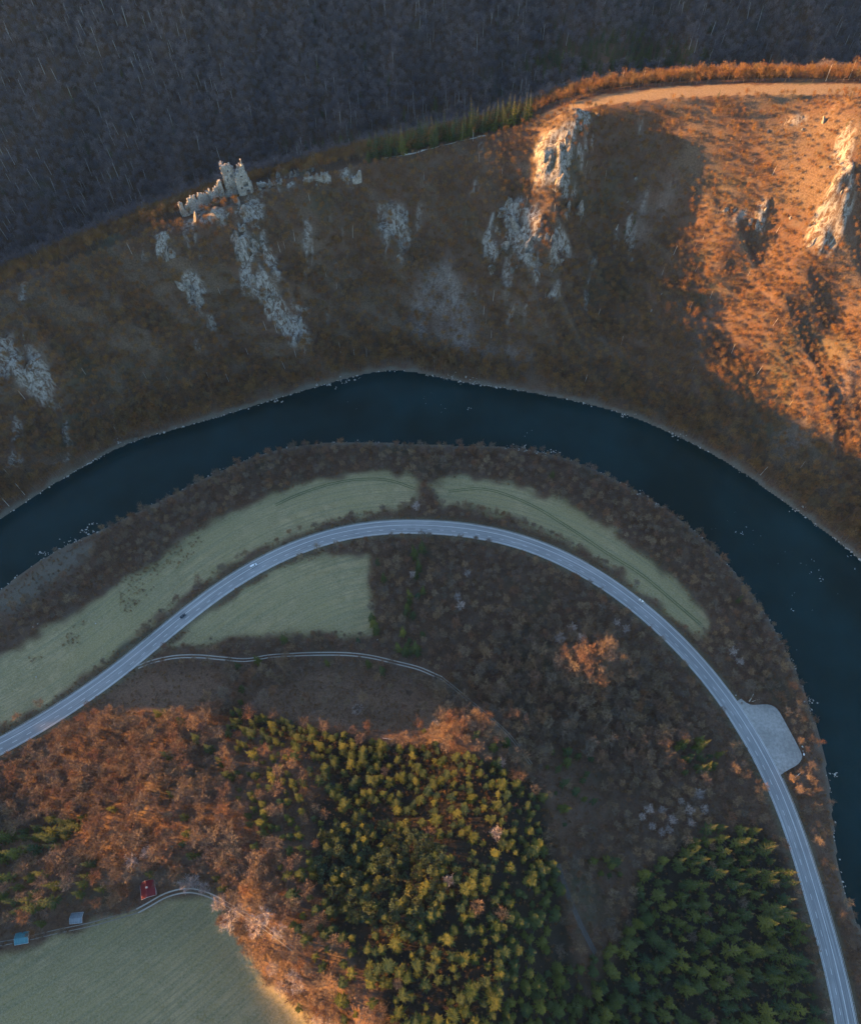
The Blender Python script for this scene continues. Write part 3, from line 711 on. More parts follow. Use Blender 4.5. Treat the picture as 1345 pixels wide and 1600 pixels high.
SPR = [  # spruce stands: photo polygon, spacing, scale, region, kind
    ([(345, 1105), (400, 1115), (480, 1130), (560, 1150), (610, 1165), (600, 1200), (520, 1190), (440, 1165), (350, 1145)], 5.6, .9, 'band', 'spruce'),
    ([(470, 1180), (560, 1160), (650, 1160), (720, 1175), (800, 1200), (850, 1240), (850, 1300), (780, 1330), (640, 1290), (560, 1280), (500, 1250)], 6.2, 1.1, 'middle', 'spruce'),
    ([(500, 1290), (560, 1280), (640, 1290), (700, 1330), (680, 1420), (620, 1470), (520, 1430), (490, 1350)], 4.8, 1.05, 'pines', 'pine'),
    ([(490, 1280), (560, 1270), (640, 1290), (700, 1330), (690, 1430), (620, 1480), (520, 1440), (480, 1350)], 7.2, 1.05, 'middle', 'spruce'),
    ([(780, 1325), (700, 1335), (680, 1425), (620, 1475), (560, 1480), (600, 1560), (620, 1700), (940, 1700), (900, 1560), (860, 1480), (880, 1400), (850, 1300)], 6.0, 1.16, 'lower', 'spruce'),
    ([(360, 1150), (460, 1175), (490, 1260), (480, 1340), (400, 1320), (360, 1230), (340, 1190)], 7.4, .92, 'left', 'spruce'),
    ([(430, 1340), (490, 1340), (520, 1430), (560, 1480), (590, 1560), (560, 1620), (500, 1520), (450, 1440)], 7.6, 1.08, 'left', 'spruce'),
    ([(1000, 1370), (1060, 1320), (1120, 1290), (1190, 1290), (1225, 1340), (1245, 1420), (1270, 1520), (1300, 1640), (1310, 1720), (900, 1720), (900, 1600), (960, 1500), (985, 1430)], 6.9, 1.25, 'corner', 'spruce'),
    ([(1060, 1160), (1100, 1148), (1128, 1178), (1105, 1215), (1068, 1205)], 5.6, 1.0, 'pocket', 'spruce'),
    ([(920, 1330), (985, 1340), (980, 1375), (925, 1370)], 6, 1.0, 'pocket', 'spruce'),
    ([(790, 1560), (960, 1480), (960, 1620), (800, 1700)], 7.5, .9, 'corner', 'spruce'),
    ([(-60, 1300), (20, 1295), (90, 1275), (140, 1268), (110, 1310), (60, 1345), (-60, 1345)], 6.8, 1.15, 'west', 'spruce'),
    ([(-60, 1375), (60, 1365), (110, 1380), (100, 1405), (40, 1425), (-60, 1440)], 7, 1.15, 'west', 'spruce'),
    ([(860, 1170), (925, 1165), (935, 1240), (900, 1300), (850, 1270)], 9.5, .85, 'middle', 'spruce'),
]
single_spruce = [(585, 975), (650, 900), (648, 870), (652, 930), (645, 960), (640, 1000), (655, 1012), (632, 1020), (512, 1035), (577, 1038), (598, 1048), (380, 1075), (378, 1095), (376, 1110), (250, 1115), (285, 1125), (262, 1112), (270, 1240), (268, 1180), (180, 1262), (290, 1275), (295, 1300), (288, 1315), (300, 1335), (343, 1370), (350, 1385), (240, 1362), (150, 1345), (145, 1365), (165, 1385), (135, 1380), (130, 1395), (425, 1290), (400, 1320), (310, 1155), (330, 1170), (350, 1190), (415, 1265), (662, 1140), (680, 1160), (742, 1148), (770, 1165), (790, 1160), (885, 1185), (925, 1250), (880, 1260), (1150, 938), (862, 742), (70, 1440), (310, 1335), (505, 1510), (470, 1570), (540, 1590), (405, 1032), (375, 1040), (445, 1000), (590, 880), (600, 905)]
bx = (-400, 420, -110, 340)
taken = []
for i, (P, sp, sc, reg, kd) in enumerate(SPR):
    x, y = grid_points(sp, *bx, 100 + i); z, px, py, dp, dR = info(x, y)
    # the polygon is traced on the crowns: look at a point a little above the ground
    qx, qy, _ = project(x, y, z + 9)
    ok = inpoly(qx, qy, P) & (dR > 8.5) & ~keepout(x, y) & ~meadow_at(px, py) & (rng.random(x.shape) > .07)
    s = sc * (.6 + .66 * rng.random(x.shape)); add(kd, x[ok], y[ok], z[ok], s[ok], reg); taken.append(np.stack([x[ok], y[ok]], -1))
single_spruce += [(a + random.uniform(-12, 12), b + random.uniform(-12, 12)) for a, b in single_spruce[:8] * 2] + [(560, 1000), (583, 965), (588, 985), (655, 885), (660, 860), (640, 940), (660, 990), (640, 1018)]
for k, (a, b) in enumerate(single_spruce):
    x, y, z = hit(a, b + 4); TREES.append(('spruce', x, y, z, random.uniform(.75, 1.15), 'single')); taken.append(np.array([[x, y]]))
taken = np.vstack(taken)
def near_taken(x, y, d):
    cell = {}
    for a, b in taken: cell.setdefault((int(a // 8), int(b // 8)), []).append((a, b))
    out = np.zeros(x.shape, bool)
    for i, (a, b) in enumerate(zip(x, y)):
        ca, cb = int(a // 8), int(b // 8)
        for u in (-1, 0, 1):
            for v in (-1, 0, 1):
                for p, q in cell.get((ca + u, cb + v), ()):
                    if (a - p) ** 2 + (b - q) ** 2 < d * d: out[i] = True
    return out
# pale-barked trees: photo points
pale_px = [(380, 1420), (395, 1435), (365, 1437), (405, 1450), (420, 1430), (350, 1410), (440, 1452), (310, 1375), (325, 1385), (300, 1380), (460, 1520), (445, 1540), (470, 1535), (500, 1590), (520, 1600), (430, 1510), (1000, 1275), (1015, 1290), (1030, 1265), (1045, 1280), (1060, 1250), (1070, 1265), (1085, 1240), (1040, 1295), (1075, 1285), (1010, 1265), (1095, 1265), (1030, 1300), (890, 985), (870, 1000), (905, 1000), (720, 950), (730, 900), (715, 935), (1140, 1020), (1150, 1035), (775, 1300), (782, 1190), (680, 1130), (560, 1110), (650, 795), (645, 900), (700, 1375), (960, 975), (975, 985), (215, 1345), (235, 1330)]
pale_xy = []
for a, b in pale_px:
    x, y, z = hit(a, b + 3); TREES.append(('pale', x, y, z, random.uniform(.95, 1.3) if b > 1370 and a < 560 else random.uniform(.7, 1.0), 'pale')); pale_xy.append((x, y))
for a, b in [(560, 1110), (440, 1065), (470, 1050), (452, 1047), (655, 1130), (690, 1075), (622, 1125), (430, 1082), (720, 1100), (705, 1065), (415, 1090), (640, 1085), (500, 1120), (345, 1060), (360, 1050), (590, 1060), (610, 1075), (530, 1065), (545, 1100), (480, 1090), (462, 1062), (665, 1105), (650, 1070), (575, 1135), (510, 1095), (400, 1060), (425, 1055)]:
    x, y, z = hit(a, b + 3); TREES.append(('bare', x, y, z, random.uniform(.75, 1.05), 'clearing'))
# bare woodland on the inner land
x, y = grid_points(5.6, -420, 420, -120, 345, 200); z, px, py, dp, dR = info(x, y)
dl = dist_poly(x, y, LO[::2])[0]; dinner = ~inpoly(x, y, RIVER) & ~inpoly(x, y, RIDGE_SIDE)
ok = dinner & frame(px, py) & ~meadow_at(px, py) & (dR > 9.5) & ~inpoly(px, py, lotpoly) & (dl > 2.0) & ~keepout(x, y)
ok &= ~(inpoly(px, py, CLEAR) & (rng.random(x.shape) > .07)) & ~inpoly(px, py, VERGE) & ~inpoly(px, py, [(222, 1370), (250, 1370), (262, 1405), (225, 1410)])
ok &= ~inpoly(px, py, [(-60, 960), (60, 880), (150, 835), (150, 860), (60, 930), (-60, 1010)])
ok &= ~inpoly(px, py, [(1240, 1040), (1270, 1040), (1310, 1250), (1310, 1420), (1285, 1420), (1275, 1200)]) | (rng.random(x.shape) < .25)
ok &= (rng.random(x.shape) > .08)
x, y, z, px, py = [q[ok] for q in (x, y, z, px, py)]
dense = np.logical_or.reduce([inpoly(px, py - 12, P) for P, sp, sc, reg, kd in SPR if reg in ('band', 'middle', 'pines', 'lower', 'corner', 'pocket')])
hut = np.logical_or.reduce([np.hypot(x - hit(*q)[0], y - hit(*q)[1]) < r_ for q, r_ in (((234, 1390), 9.5), ((122, 1437), 8), ((38, 1468), 8))])
hut |= np.logical_or.reduce([np.hypot(x - a, y - b) < 4.2 for a, b in pale_xy])
nt2 = ~hut & ~near_taken(x, y, 4.0) & ~(dense & (rng.random(x.shape) > .10)); x, y, z, px, py = [q[nt2] for q in (x, y, z, px, py)]
hillm = inpoly(x, y, HILL)
sc = np.where(hillm, (.72 + .5 * rng.random(x.shape)) * (1 - .3 * sm(40, 80, x) * sm(95, 60, y)), .5 + .38 * rng.random(x.shape))
add('bare', x, y, z, sc, 'wood')

# ------------------------------------------------------------------ individuals and the joined rest
LANDMARKS = [((232, 1388), 'the red-roofed cabin'), ((122, 1434), 'the pale-roofed shed'), ((38, 1465), 'the teal-roofed shed'), ((10, 1165), 'the road at left'),
    ((216, 1043), 'the start of the dirt track'), ((440, 1026), 'the middle of the dirt track'), ((660, 1047), 'the bend of the dirt track'), ((550, 1100), 'the brown clearing'), ((397, 885), 'the white van'), ((286, 963), 'the dark car'),
    ((1002, 940), 'the cream car'), ((575, 925), 'the inner green field'), ((1205, 1150), 'the gravel lay-by'), ((1045, 1275), 'the whitish tree group'), ((345, 1408), 'the tip of the lower field'),
    ((500, 1590), 'the lower field corner'), ((1255, 1336), 'the lower bend of the road'), ((1300, 1490), 'the lower right road'), ((920, 1425), 'the dark forest path'), ((780, 1130), 'the track end'),
    ((950, 1030), 'the sunlit orange treetops'), ((650, 822), 'the top of the road bend'), ((620, 1590), 'the bottom edge centre'), ((1100, 1590), 'the right bottom edge'), ((5, 1310), 'the left picture edge'),
    ((860, 1590), 'the dark bottom edge'), ((700, 1400), 'the central spruce wood'), ((1108, 970), 'the river meadow tip'), ((90, 860), 'the reedy gravel spit'), ((385, 1285), 'the thinly wooded slope'), ((350, 265), 'the castle ruin'), ((560, 232), 'the end of the castle ridge'), ((830, 150), 'the ridge spruce row')]
BASEW = dict(spruce='spruce', pine='blue-green pine', bare='brown leafless tree', pale='pale leafless tree')
GRP = dict(spruce='spruces inside the road bend', pine='pines of the blue-green patch', bare='brown leafless trees around the road bend', pale='pale leafless trees around the road bend')
def region_label(kind, px, py, reg, sc=.8):
    (lx, ly), nm = min(LANDMARKS, key=lambda q: (q[0][0] - px) ** 2 + (q[0][1] - py) ** 2)
    dx, dy = px - lx, py - ly; d = math.hypot(dx, dy)
    a = int(((math.degrees(math.atan2(-dy, dx)) + 382.5) % 360) // 45)
    dr = ['right of', 'up and right of', 'above', 'up and left of', 'left of', 'down and left of', 'below', 'down and right of'][a]
    ds = 'just' if d < 28 else 'a little' if d < 55 else 'some way' if d < 90 else 'far'
    big = {'spruce': (.62, .85), 'pine': (.62, .8), 'bare': (.8, 1.05), 'pale': (.72, .86)}[kind]
    sz = 'small' if sc < big[0] else 'mid-sized' if sc < big[1] else 'large'
    return f'{sz} {BASEW[kind]} {ds} {dr} {nm}', GRP[kind]
CAT = dict(bare='tree', pale='tree', spruce='spruce', pine='pine')
NAME = dict(bare='bare_tree', pale='pale_tree', spruce='spruce_tree', pine='pine_tree')
FIRST = {}
def make_tree(kind, v, x, y, z, sc, lab, grp):
    root = bpy.data.objects.new(NAME[kind], None); COL.objects.link(root)
    root.location = (x, y, z); root.rotation_euler = (random.gauss(0, .03), random.gauss(0, .03), random.uniform(0, 6.28)); root.scale = (sc * random.uniform(.92, 1.1),) * 2 + (sc,)
    root.empty_display_size = .5
    tag(root, lab, CAT[kind], grp)
    t = link('trunk', KIND[kind][v][0], root); c = link('crown', KIND[kind][v][1], root)
    FIRST.setdefault((kind, v), (t, c)); return root
REST = {}
for kind in ('spruce', 'pine', 'bare', 'pale'):
    L_ = []
    for T in TREES:
        if T[0] != kind: continue
        px, py, dp = project(T[1], T[2], T[3] + 5)
        inside = (-5 < px < 1350) and (-5 < py < 1605)
        # nearest things show largest; keep clear of the frame's edge
        L_.append((0 if inside else 1, float(dp) / T[4] if kind != 'bare' else float(dp) / T[4] ** .7, T, float(px), float(py)))
    L_.sort(key=lambda q: (q[0], q[1]))
    nk = 0
    for q in L_:
        if q[0] == 0 and nk < (278 if kind == 'spruce' else 300):
            lab, grp = region_label(kind, q[3], q[4], q[2][5], q[2][4]); T = q[2]
            make_tree(kind, random.randrange(len(KIND[kind])), T[1], T[2], T[3], T[4], lab, grp); nk += 1
        else: REST.setdefault(kind, []).append(q[2][1:5])

def scatter(name, kind, pts, label, cat, first=None, pale=None):
    """one object: points on the ground, each carrying a tree of this kind"""
    pts = np.array(pts, float); n = len(pts)
    me = bpy.data.meshes.new(name); me.vertices.add(n); me.vertices.foreach_set('co', pts[:, :3].astype(np.float32).ravel())
    nv = len(KIND[kind])
    def at_(k, v, ty='FLOAT'):
        q = me.attributes.new(k, ty, 'POINT'); q.data.foreach_set('vector' if ty == 'FLOAT_VECTOR' else 'value', np.asarray(v).ravel())
    g = np.random.default_rng(len(name) * 31 + n)
    sc = pts[:, 3]; at_('sc', np.stack([sc * g.uniform(.88, 1.12, n), sc * g.uniform(.88, 1.12, n), sc * g.uniform(.85, 1.15, n)], -1).astype(np.float32), 'FLOAT_VECTOR')
    at_('rot', np.stack([g.normal(0, .05, n), g.normal(0, .05, n), g.uniform(0, 6.28, n)], -1).astype(np.float32), 'FLOAT_VECTOR')
    at_('var', g.integers(0, nv, n).astype(np.int32), 'INT')
    if pale is not None:
        vv = g.integers(0, nv - 1, n); vv[pale > g.random(n)] = nv - 1; me.attributes['var'].data.foreach_set('value', vv.astype(np.int32))
    me.update(); o = link(name, me)
    ng = bpy.data.node_groups.new(name, 'GeometryNodeTree')
    ng.interface.new_socket('Geometry', in_out='INPUT', socket_type='NodeSocketGeometry'); ng.interface.new_socket('Geometry', in_out='OUTPUT', socket_type='NodeSocketGeometry')
    gi = ng.nodes.new('NodeGroupInput'); go = ng.nodes.new('NodeGroupOutput'); join = ng.nodes.new('GeometryNodeJoinGeometry')
    def named(k, ty):
        q = ng.nodes.new('GeometryNodeInputNamedAttribute'); q.data_type = ty; q.inputs[0].default_value = k; return q.outputs[0]
    s_n = named('sc', 'FLOAT_VECTOR'); r_n = named('rot', 'FLOAT_VECTOR'); v_n = named('var', 'INT')
    for v in range(nv):
        cmp = ng.nodes.new('FunctionNodeCompare'); cmp.data_type = 'INT'; cmp.operation = 'EQUAL'
        ng.links.new(v_n, cmp.inputs[2]); cmp.inputs[3].default_value = v
        for ob in first[v]:
            oi = ng.nodes.new('GeometryNodeObjectInfo'); oi.inputs['Object'].default_value = ob; oi.inputs['As Instance'].default_value = True; oi.transform_space = 'ORIGINAL'
            ip = ng.nodes.new('GeometryNodeInstanceOnPoints')
            ng.links.new(gi.outputs[0], ip.inputs['Points']); ng.links.new(cmp.outputs[0], ip.inputs['Selection'])
            ng.links.new(oi.outputs['Geometry'], ip.inputs['Instance']); ng.links.new(r_n, ip.inputs['Rotation']); ng.links.new(s_n, ip.inputs['Scale'])
            ng.links.new(ip.outputs[0], join.inputs[0])
    ng.links.new(join.outputs[0], go.inputs[0])
    md = o.modifiers.new('scatter', 'NODES'); md.node_group = ng
    tag(o, label, cat, kind='stuff'); return o
def firsts(kind):
    return [FIRST[(kind, v)] for v in range(len(KIND[kind]))]
PLANT_N = {}
def planted(kind, pts, name, cat, lab, grp):
    """real single trees of a kind that is otherwise only found in the joined woods"""
    for v, (a, b) in enumerate(pts):
        x, y, z = hit(a, b)
        NAME[kind] = name; CAT[kind] = cat
        v = PLANT_N.get(kind, 0); PLANT_N[kind] = v + 1; make_tree(kind, v % len(KIND[kind]), x, y, z, 1.0, lab, grp)
if REST.get('spruce'): scatter('spruce_forest', 'spruce', REST['spruce'], 'dark green spruces filling in the stands between the larger ones inside the bend', 'forest', firsts('spruce'))
if REST.get('pine'): scatter('pine_forest', 'pine', REST['pine'], 'blue-green pines filling in the patch inside the road bend', 'forest', firsts('pine'))
if REST.get('bare'): scatter('bare_forest', 'bare', REST['bare'], 'brown leafless wood covering the land on both sides of the road bend', 'forest', firsts('bare'))
if REST.get('pale'): scatter('pale_wood', 'pale', REST['pale'], 'pale leafless trees beyond the edge of the brown wood', 'forest', firsts('pale'))
RUIN_TREES = [((300, 303), 'broad orange leafless tree above the left curtain wall of the ruin'), ((310, 300), 'orange leafless tree behind the left peak of the ruined wall'), ((321, 296), 'rust coloured leafless tree behind the middle of the low ruined wall'),
              ((332, 292), 'tall orange leafless tree behind the ruined palace wall'), ((343, 287), 'orange leafless tree just left of the ruined tower'), ((351, 283), 'slim orange leafless tree touching the left side of the ruined tower'),
              ((292, 312), 'leafless tree at the left corner of the castle ruin'), ((282, 318), 'leafless tree on the crest farthest left of the castle ruin')]
for q, lab in RUIN_TREES: planted('slope', [q], 'bare_tree', 'tree', lab, 'bare trees beside the ruin')
for k_, o_ in enumerate([o for o in bpy.data.objects if o.get('group') == 'bare trees beside the ruin']): o_.scale = (1.15, 1.15, 1.35)
for q, lab in [((505, 735), 'low brown shrub on the upper edge of the river meadow left of its middle'), ((600, 800), 'low brown shrub on the lower edge of the river meadow by the road top'), ((520, 1008), 'low brown shrub below the lower right corner of the inner field'), ((330, 1000), 'low brown shrub on the lower left edge of the inner field')]:
    planted('shrub', [q], 'bare_shrub', 'shrub', lab, 'shrubs at the meadow edges')
PLANT_N['hazed'] = 0
for q, lab in [((140, 128), 'haze-tinted leafless tree on the upper left of the shaded mountain'), ((275, 205), 'haze-tinted leafless tree on the shaded mountain above the castle ruin'), ((505, 60), 'haze-tinted leafless tree high on the shaded mountain, left of the top centre'), ((640, 60), 'haze-tinted leafless tree high on the shaded mountain near the top centre'),
               ((465, 150), 'haze-tinted leafless tree on the shaded mountain above the ruined wall pillar'), ((60, 260), 'haze-tinted leafless tree on the shaded mountain near the left edge'), ((760, 90), 'haze-tinted leafless tree left of the dark evergreen patch of the far valley'), ((135, 215), 'white-stemmed tree on the shaded mountain left of the castle ruin')]:
    planted('hazed', [q], 'hazed_tree', 'tree', lab, 'haze-tinted trees of the far mountain')
for v in (1, 2, 3, 4, 5, 6, 7):
    FIRST.setdefault(('slope', v), FIRST[('slope', 0)]); FIRST.setdefault(('shrub', v), FIRST[('shrub', 0)])

# shrubs: verges, river banks, clearing
P_ = []
x, y = grid_points(2.4, -420, 420, -120, 345, 300); z, px, py, dp, dR = info(x, y); dl = dist_poly(x, y, LO[::2])[0]
dinner = ~inpoly(x, y, RIVER) & ~inpoly(x, y, RIDGE_SIDE)
md_ = meadow_at(px, py)
edge = (softpoly(px, py, MEADOW[0], 12) + softpoly(px, py, MEADOW[1], 12) + softpoly(px, py, MEADOW[2], 12) + softpoly(px, py, MEADOW[3], 6))
clump = fbm(x / 18, y / 18, 77)
base = dinner & frame(px, py, 40) & ~inpoly(px, py, lotpoly) & ~keepout(x, y) & (dR > 7.2) & (dl > 2.5)
low_l = softpoly(px, py, [(150, 960), (230, 880), (330, 830), (300, 870), (220, 940), (180, 985), (40, 1040), (60, 1010)], 8) > .5
ok = base & (((~md_) & (rng.random(x.shape) < .34)) | ((dR < 11.5) & (clump > .42)) | (low_l & (clump > .45) & (rng.random(x.shape) < .6)) | (inpoly(px, py, CLEAR) & (clump > .42) & (rng.random(x.shape) < .5)) | (md_ & (edge < .75) & (clump > .5) & (rng.random(x.shape) < .5)))
P_.append(np.stack([x, y, z, .35 + .45 * rng.random(x.shape)], -1)[ok])
scatter('brush', 'shrub', np.vstack(P_), 'low brown brush along the road verges, the river bank and under the wood', 'brush', firsts('shrub'))

# woods of the ridge, the river foot of the ridge, and the far mountain
x, y = grid_points(4.0, -560, 640, 150, 700, 400); z = hs(x, y); px, py, dp = project(x, y, z)
dC = dist_poly(x, y, CREST[::2])[0]; du = dist_poly(x, y, UP[::2])[0]; rid = inpoly(x, y, RIDGE_SIDE) & ~inpoly(x, y, RIVER); beh = inpoly(x, y, BEHIND)
rk = rockmask(x, y, z); scm = np.zeros(x.shape)
for P, s in SCREE: scm = np.maximum(scm, softpoly(px, py, P, 14) * s)
fieldw = 3 + 15 * sm(30, 170, x)
RI, RJ = np.clip(np.searchsorted(GX, x) - 1, 0, len(GX) - 2), np.clip(np.searchsorted(GY, y) - 1, 0, len(GY) - 2)
ribv = sm(.66, .88, D['rib'][RJ, RI])
keep = rid & (rng.random(x.shape) > ribv * .5) & frame(px, py) & (du > 1.0) & (rng.random(x.shape) > np.clip(rk * 1.3 + scm * .8, 0, .93))
front = keep & ~beh & (dC > 2)
sparse = softpoly(px, py, [(1050, 200), (1345, 150), (1420, 600), (1300, 680), (1100, 520), (1060, 350)], 30)

s = (.6 + .55 * rng.random(x.shape)) * (1 - .2 * sparse) * (1.05 - .25 * sm(60, 150, z))
sideways = rng.random(x.shape)
back = keep & beh & (dC > fieldw + 1) & (dC < fieldw + 75)
s *= 1 + .45 * sm(34, 6, du)
s = np.where(back, .8 + .5 * rng.random(x.shape), s)
ok = front | back
scatter('ridge_woodland', 'slope', np.stack([x, y, z, s], -1)[ok], 'thin brown leafless wood clothing the steep slope above the river', 'woodland', firsts('slope'), .012 + 0 * x[ok])
x, y = grid_points(5.2, -700, 760, 480, 1250, 500); z = hs(x, y); px, py, dp = project(x, y, z)
dC = dist_poly(x, y, CREST[::2])[0]; beh = inpoly(x, y, BEHIND)
dark = softpoly(px, py, [(820, 100), (870, 70), (1000, 55), (1110, 95), (1060, 120), (940, 120), (850, 130)], 20) * 1.0
dark = np.maximum(dark, softpoly(px, py, [(430, 230), (560, 220), (700, 170), (690, 190), (600, 215), (500, 250), (430, 245)], 10) * .7)
u = rng.random(x.shape)
ok = beh & frame(px, py, 140) & (dC > 60)
fs = ok & ((u < dark * .9) | (u < .012)); fb = ok & ~fs
scatter('far_woodland', 'hazed', np.stack([x, y, z, 1.0 + .6 * rng.random(x.shape)], -1)[fb], 'dark leafless forest on the shaded mountain behind the ridge', 'woodland', firsts('hazed'), (sm(.45, .7, fbm(x / 50, y / 50, 97)) * .13 + .01)[fb])
scatter('far_spruce_wood', 'spruce', np.stack([x, y, z, .6 + .3 * rng.random(x.shape)], -1)[fs], 'dark evergreens scattered and massed in the valley behind the ridge', 'woodland', firsts('spruce'))
# evergreens just behind the ridge crest, and on the cliffs
pts = []
CP = project(CREST[:, 0], CREST[:, 1], CREST[:, 2])[0]
for k in range(78):
    q = 575 + (832 - 575) * (k + random.random()) / 78; cx0 = float(np.interp(q, CP, CREST[:, 0])); cy0 = float(np.interp(q, CP, CREST[:, 1]))
    dd_ = random.uniform(1, 12); xx, yy = cx0 - .25 * dd_, cy0 + dd_
    pts.append((xx, yy, float(hs(xx, yy)), random.uniform(1.0, 1.45)))
for a, b in [(905, 210), (890, 230), (870, 245), (925, 180), (820, 285), (825, 270), (800, 300), (815, 300), (985, 360), (990, 350), (975, 365), (1175, 325), (1180, 340), (910, 190), (945, 175), (1120, 155), (1130, 152), (610, 210), (470, 250), (1300, 290), (1320, 200)]:
    xx, yy, zz = hit(a, b); pts.append((xx, yy, zz, random.uniform(.3, .5)))
scatter('ridge_spruce_row', 'spruce', pts[:78], 'dark evergreens in a dense row along the ridge crest right of the castle ruin', 'woodland', firsts('spruce'))
cliffw = ['on the sunlit upper spur of the middle cliff', 'on the left edge of the middle cliff', 'in the gully right of the middle cliff', 'on the orange slope at the right', 'at the edge of the sunlit crest field', 'on the crest near the castle ruin', 'high on the rocky rib at the right edge']
cw = [0, 0, 0, 0, 1, 1, 1, 1, 2, 2, 2, 3, 3, 0, 0, 4, 4, 5, 5, 6, 6]
for k, (xx, yy, zz, s) in enumerate(pts[78:]):
    make_tree('spruce', k % 6, xx, yy, zz, s, ('tiny' if s < .4 else 'small') + ' dark evergreen ' + cliffw[cw[k]], 'small evergreens on the cliffs')

# ------------------------------------------------------------------ the castle ruin on the crest
def stone_material(name, a, b2, c2):
    m, n, b = newmat(name, .92)
    f = noisen(n, .9, 8, .75); g = noisen(n, .22, 3); 
    c = mixc(n, ramp(n, f, .34, .62), a, b2); c = mixc(n, ramp(n, g, .48, .62, (0,) * 3, (.7,) * 3), c, c2)
    n.links.new(c, b.inputs['Base Color']); bump(n, b, f, .7, .5); return m
M_stone = stone_material('ruin_limestone', (.10, .095, .085), (.38, .36, .325), (.18, .16, .135))
M_crag = stone_material('crag_rock', (.04, .035, .028), (.29, .275, .25), (.10, .075, .055))
M_pebble = stone_material('river_stone', (.16, .155, .15), (.48, .47, .44), (.24, .22, .2))
def ruin_wall(name, a, b, prof, th, holes=(), cell=.95, depth=7.0, seed=1, parent=None, mat=None, origin=(0, 0, 0), zb=None):
    zb = origin[2] if (zb is None and origin[2] > 0 and name != 'masonry') else zb
    r = random.Random(seed); a = Vector((a[0], a[1], 0)); b = Vector((b[0], b[1], 0)); L = (b - a).length; u = (b - a).normalized(); nrm = Vector((u.y, -u.x, 0))
    nu = max(2, round(L / cell)); base = zb if zb is not None else min(float(hs(a.x, a.y)), float(hs(b.x, b.y))); hm = max(p[1] for p in prof)
    nz = int((hm + depth) / cell) + 1; us = [p[0] for p in prof]; hsx = [p[1] for p in prof]; solid = set()
    for i in range(nu):
        uu = (i + .5) / nu; top = float(np.interp(uu, us, hsx)) + r.uniform(-1.1, .9)
        for j in range(nz):
            zc = -depth + (j + .5) * cell
            if zc > top: break
            if any(abs((uu - h[0]) * L) < h[2] / 2 and abs(zc - h[1]) < h[3] / 2 for h in holes): continue
            solid.add((i, j))
    vid = {}; V = []; Fc = []
    def vert(i, j, k):
        if (i, j, k) not in vid:
            z = -depth + j * cell; bat = .035 * max(0, 10 - z) if k == 0 else 0
            p = a + u * (i / nu * L + r.uniform(-.22, .22)) + nrm * ((th / 2 + bat) * (1 if k == 0 else -1) + r.uniform(-.2, .2)) + Vector((0, 0, base + z + r.uniform(-.25, .25)))
            vid[(i, j, k)] = len(V); V.append((p.x - origin[0], p.y - origin[1], p.z - origin[2]))
        return vid[(i, j, k)]
    for (i, j) in solid:
        q = [(i, j), (i + 1, j), (i + 1, j + 1), (i, j + 1)]
        Fc.append([vert(*c, 0) for c in q]); Fc.append([vert(*c, 1) for c in q[::-1]])
        for (di, dj, c0, c1) in ((-1, 0, q[0], q[3]), (1, 0, q[2], q[1]), (0, 1, q[3], q[2]), (0, -1, q[1], q[0])):
            if (i + di, j + dj) not in solid: Fc.append([vert(*c0, 1), vert(*c0, 0), vert(*c1, 0), vert(*c1, 1)])
    me = bpy.data.meshes.new(name); me.from_pydata(V, [], Fc); me.update(); me.materials.append(mat or M_stone)
    return link(name, me, parent)
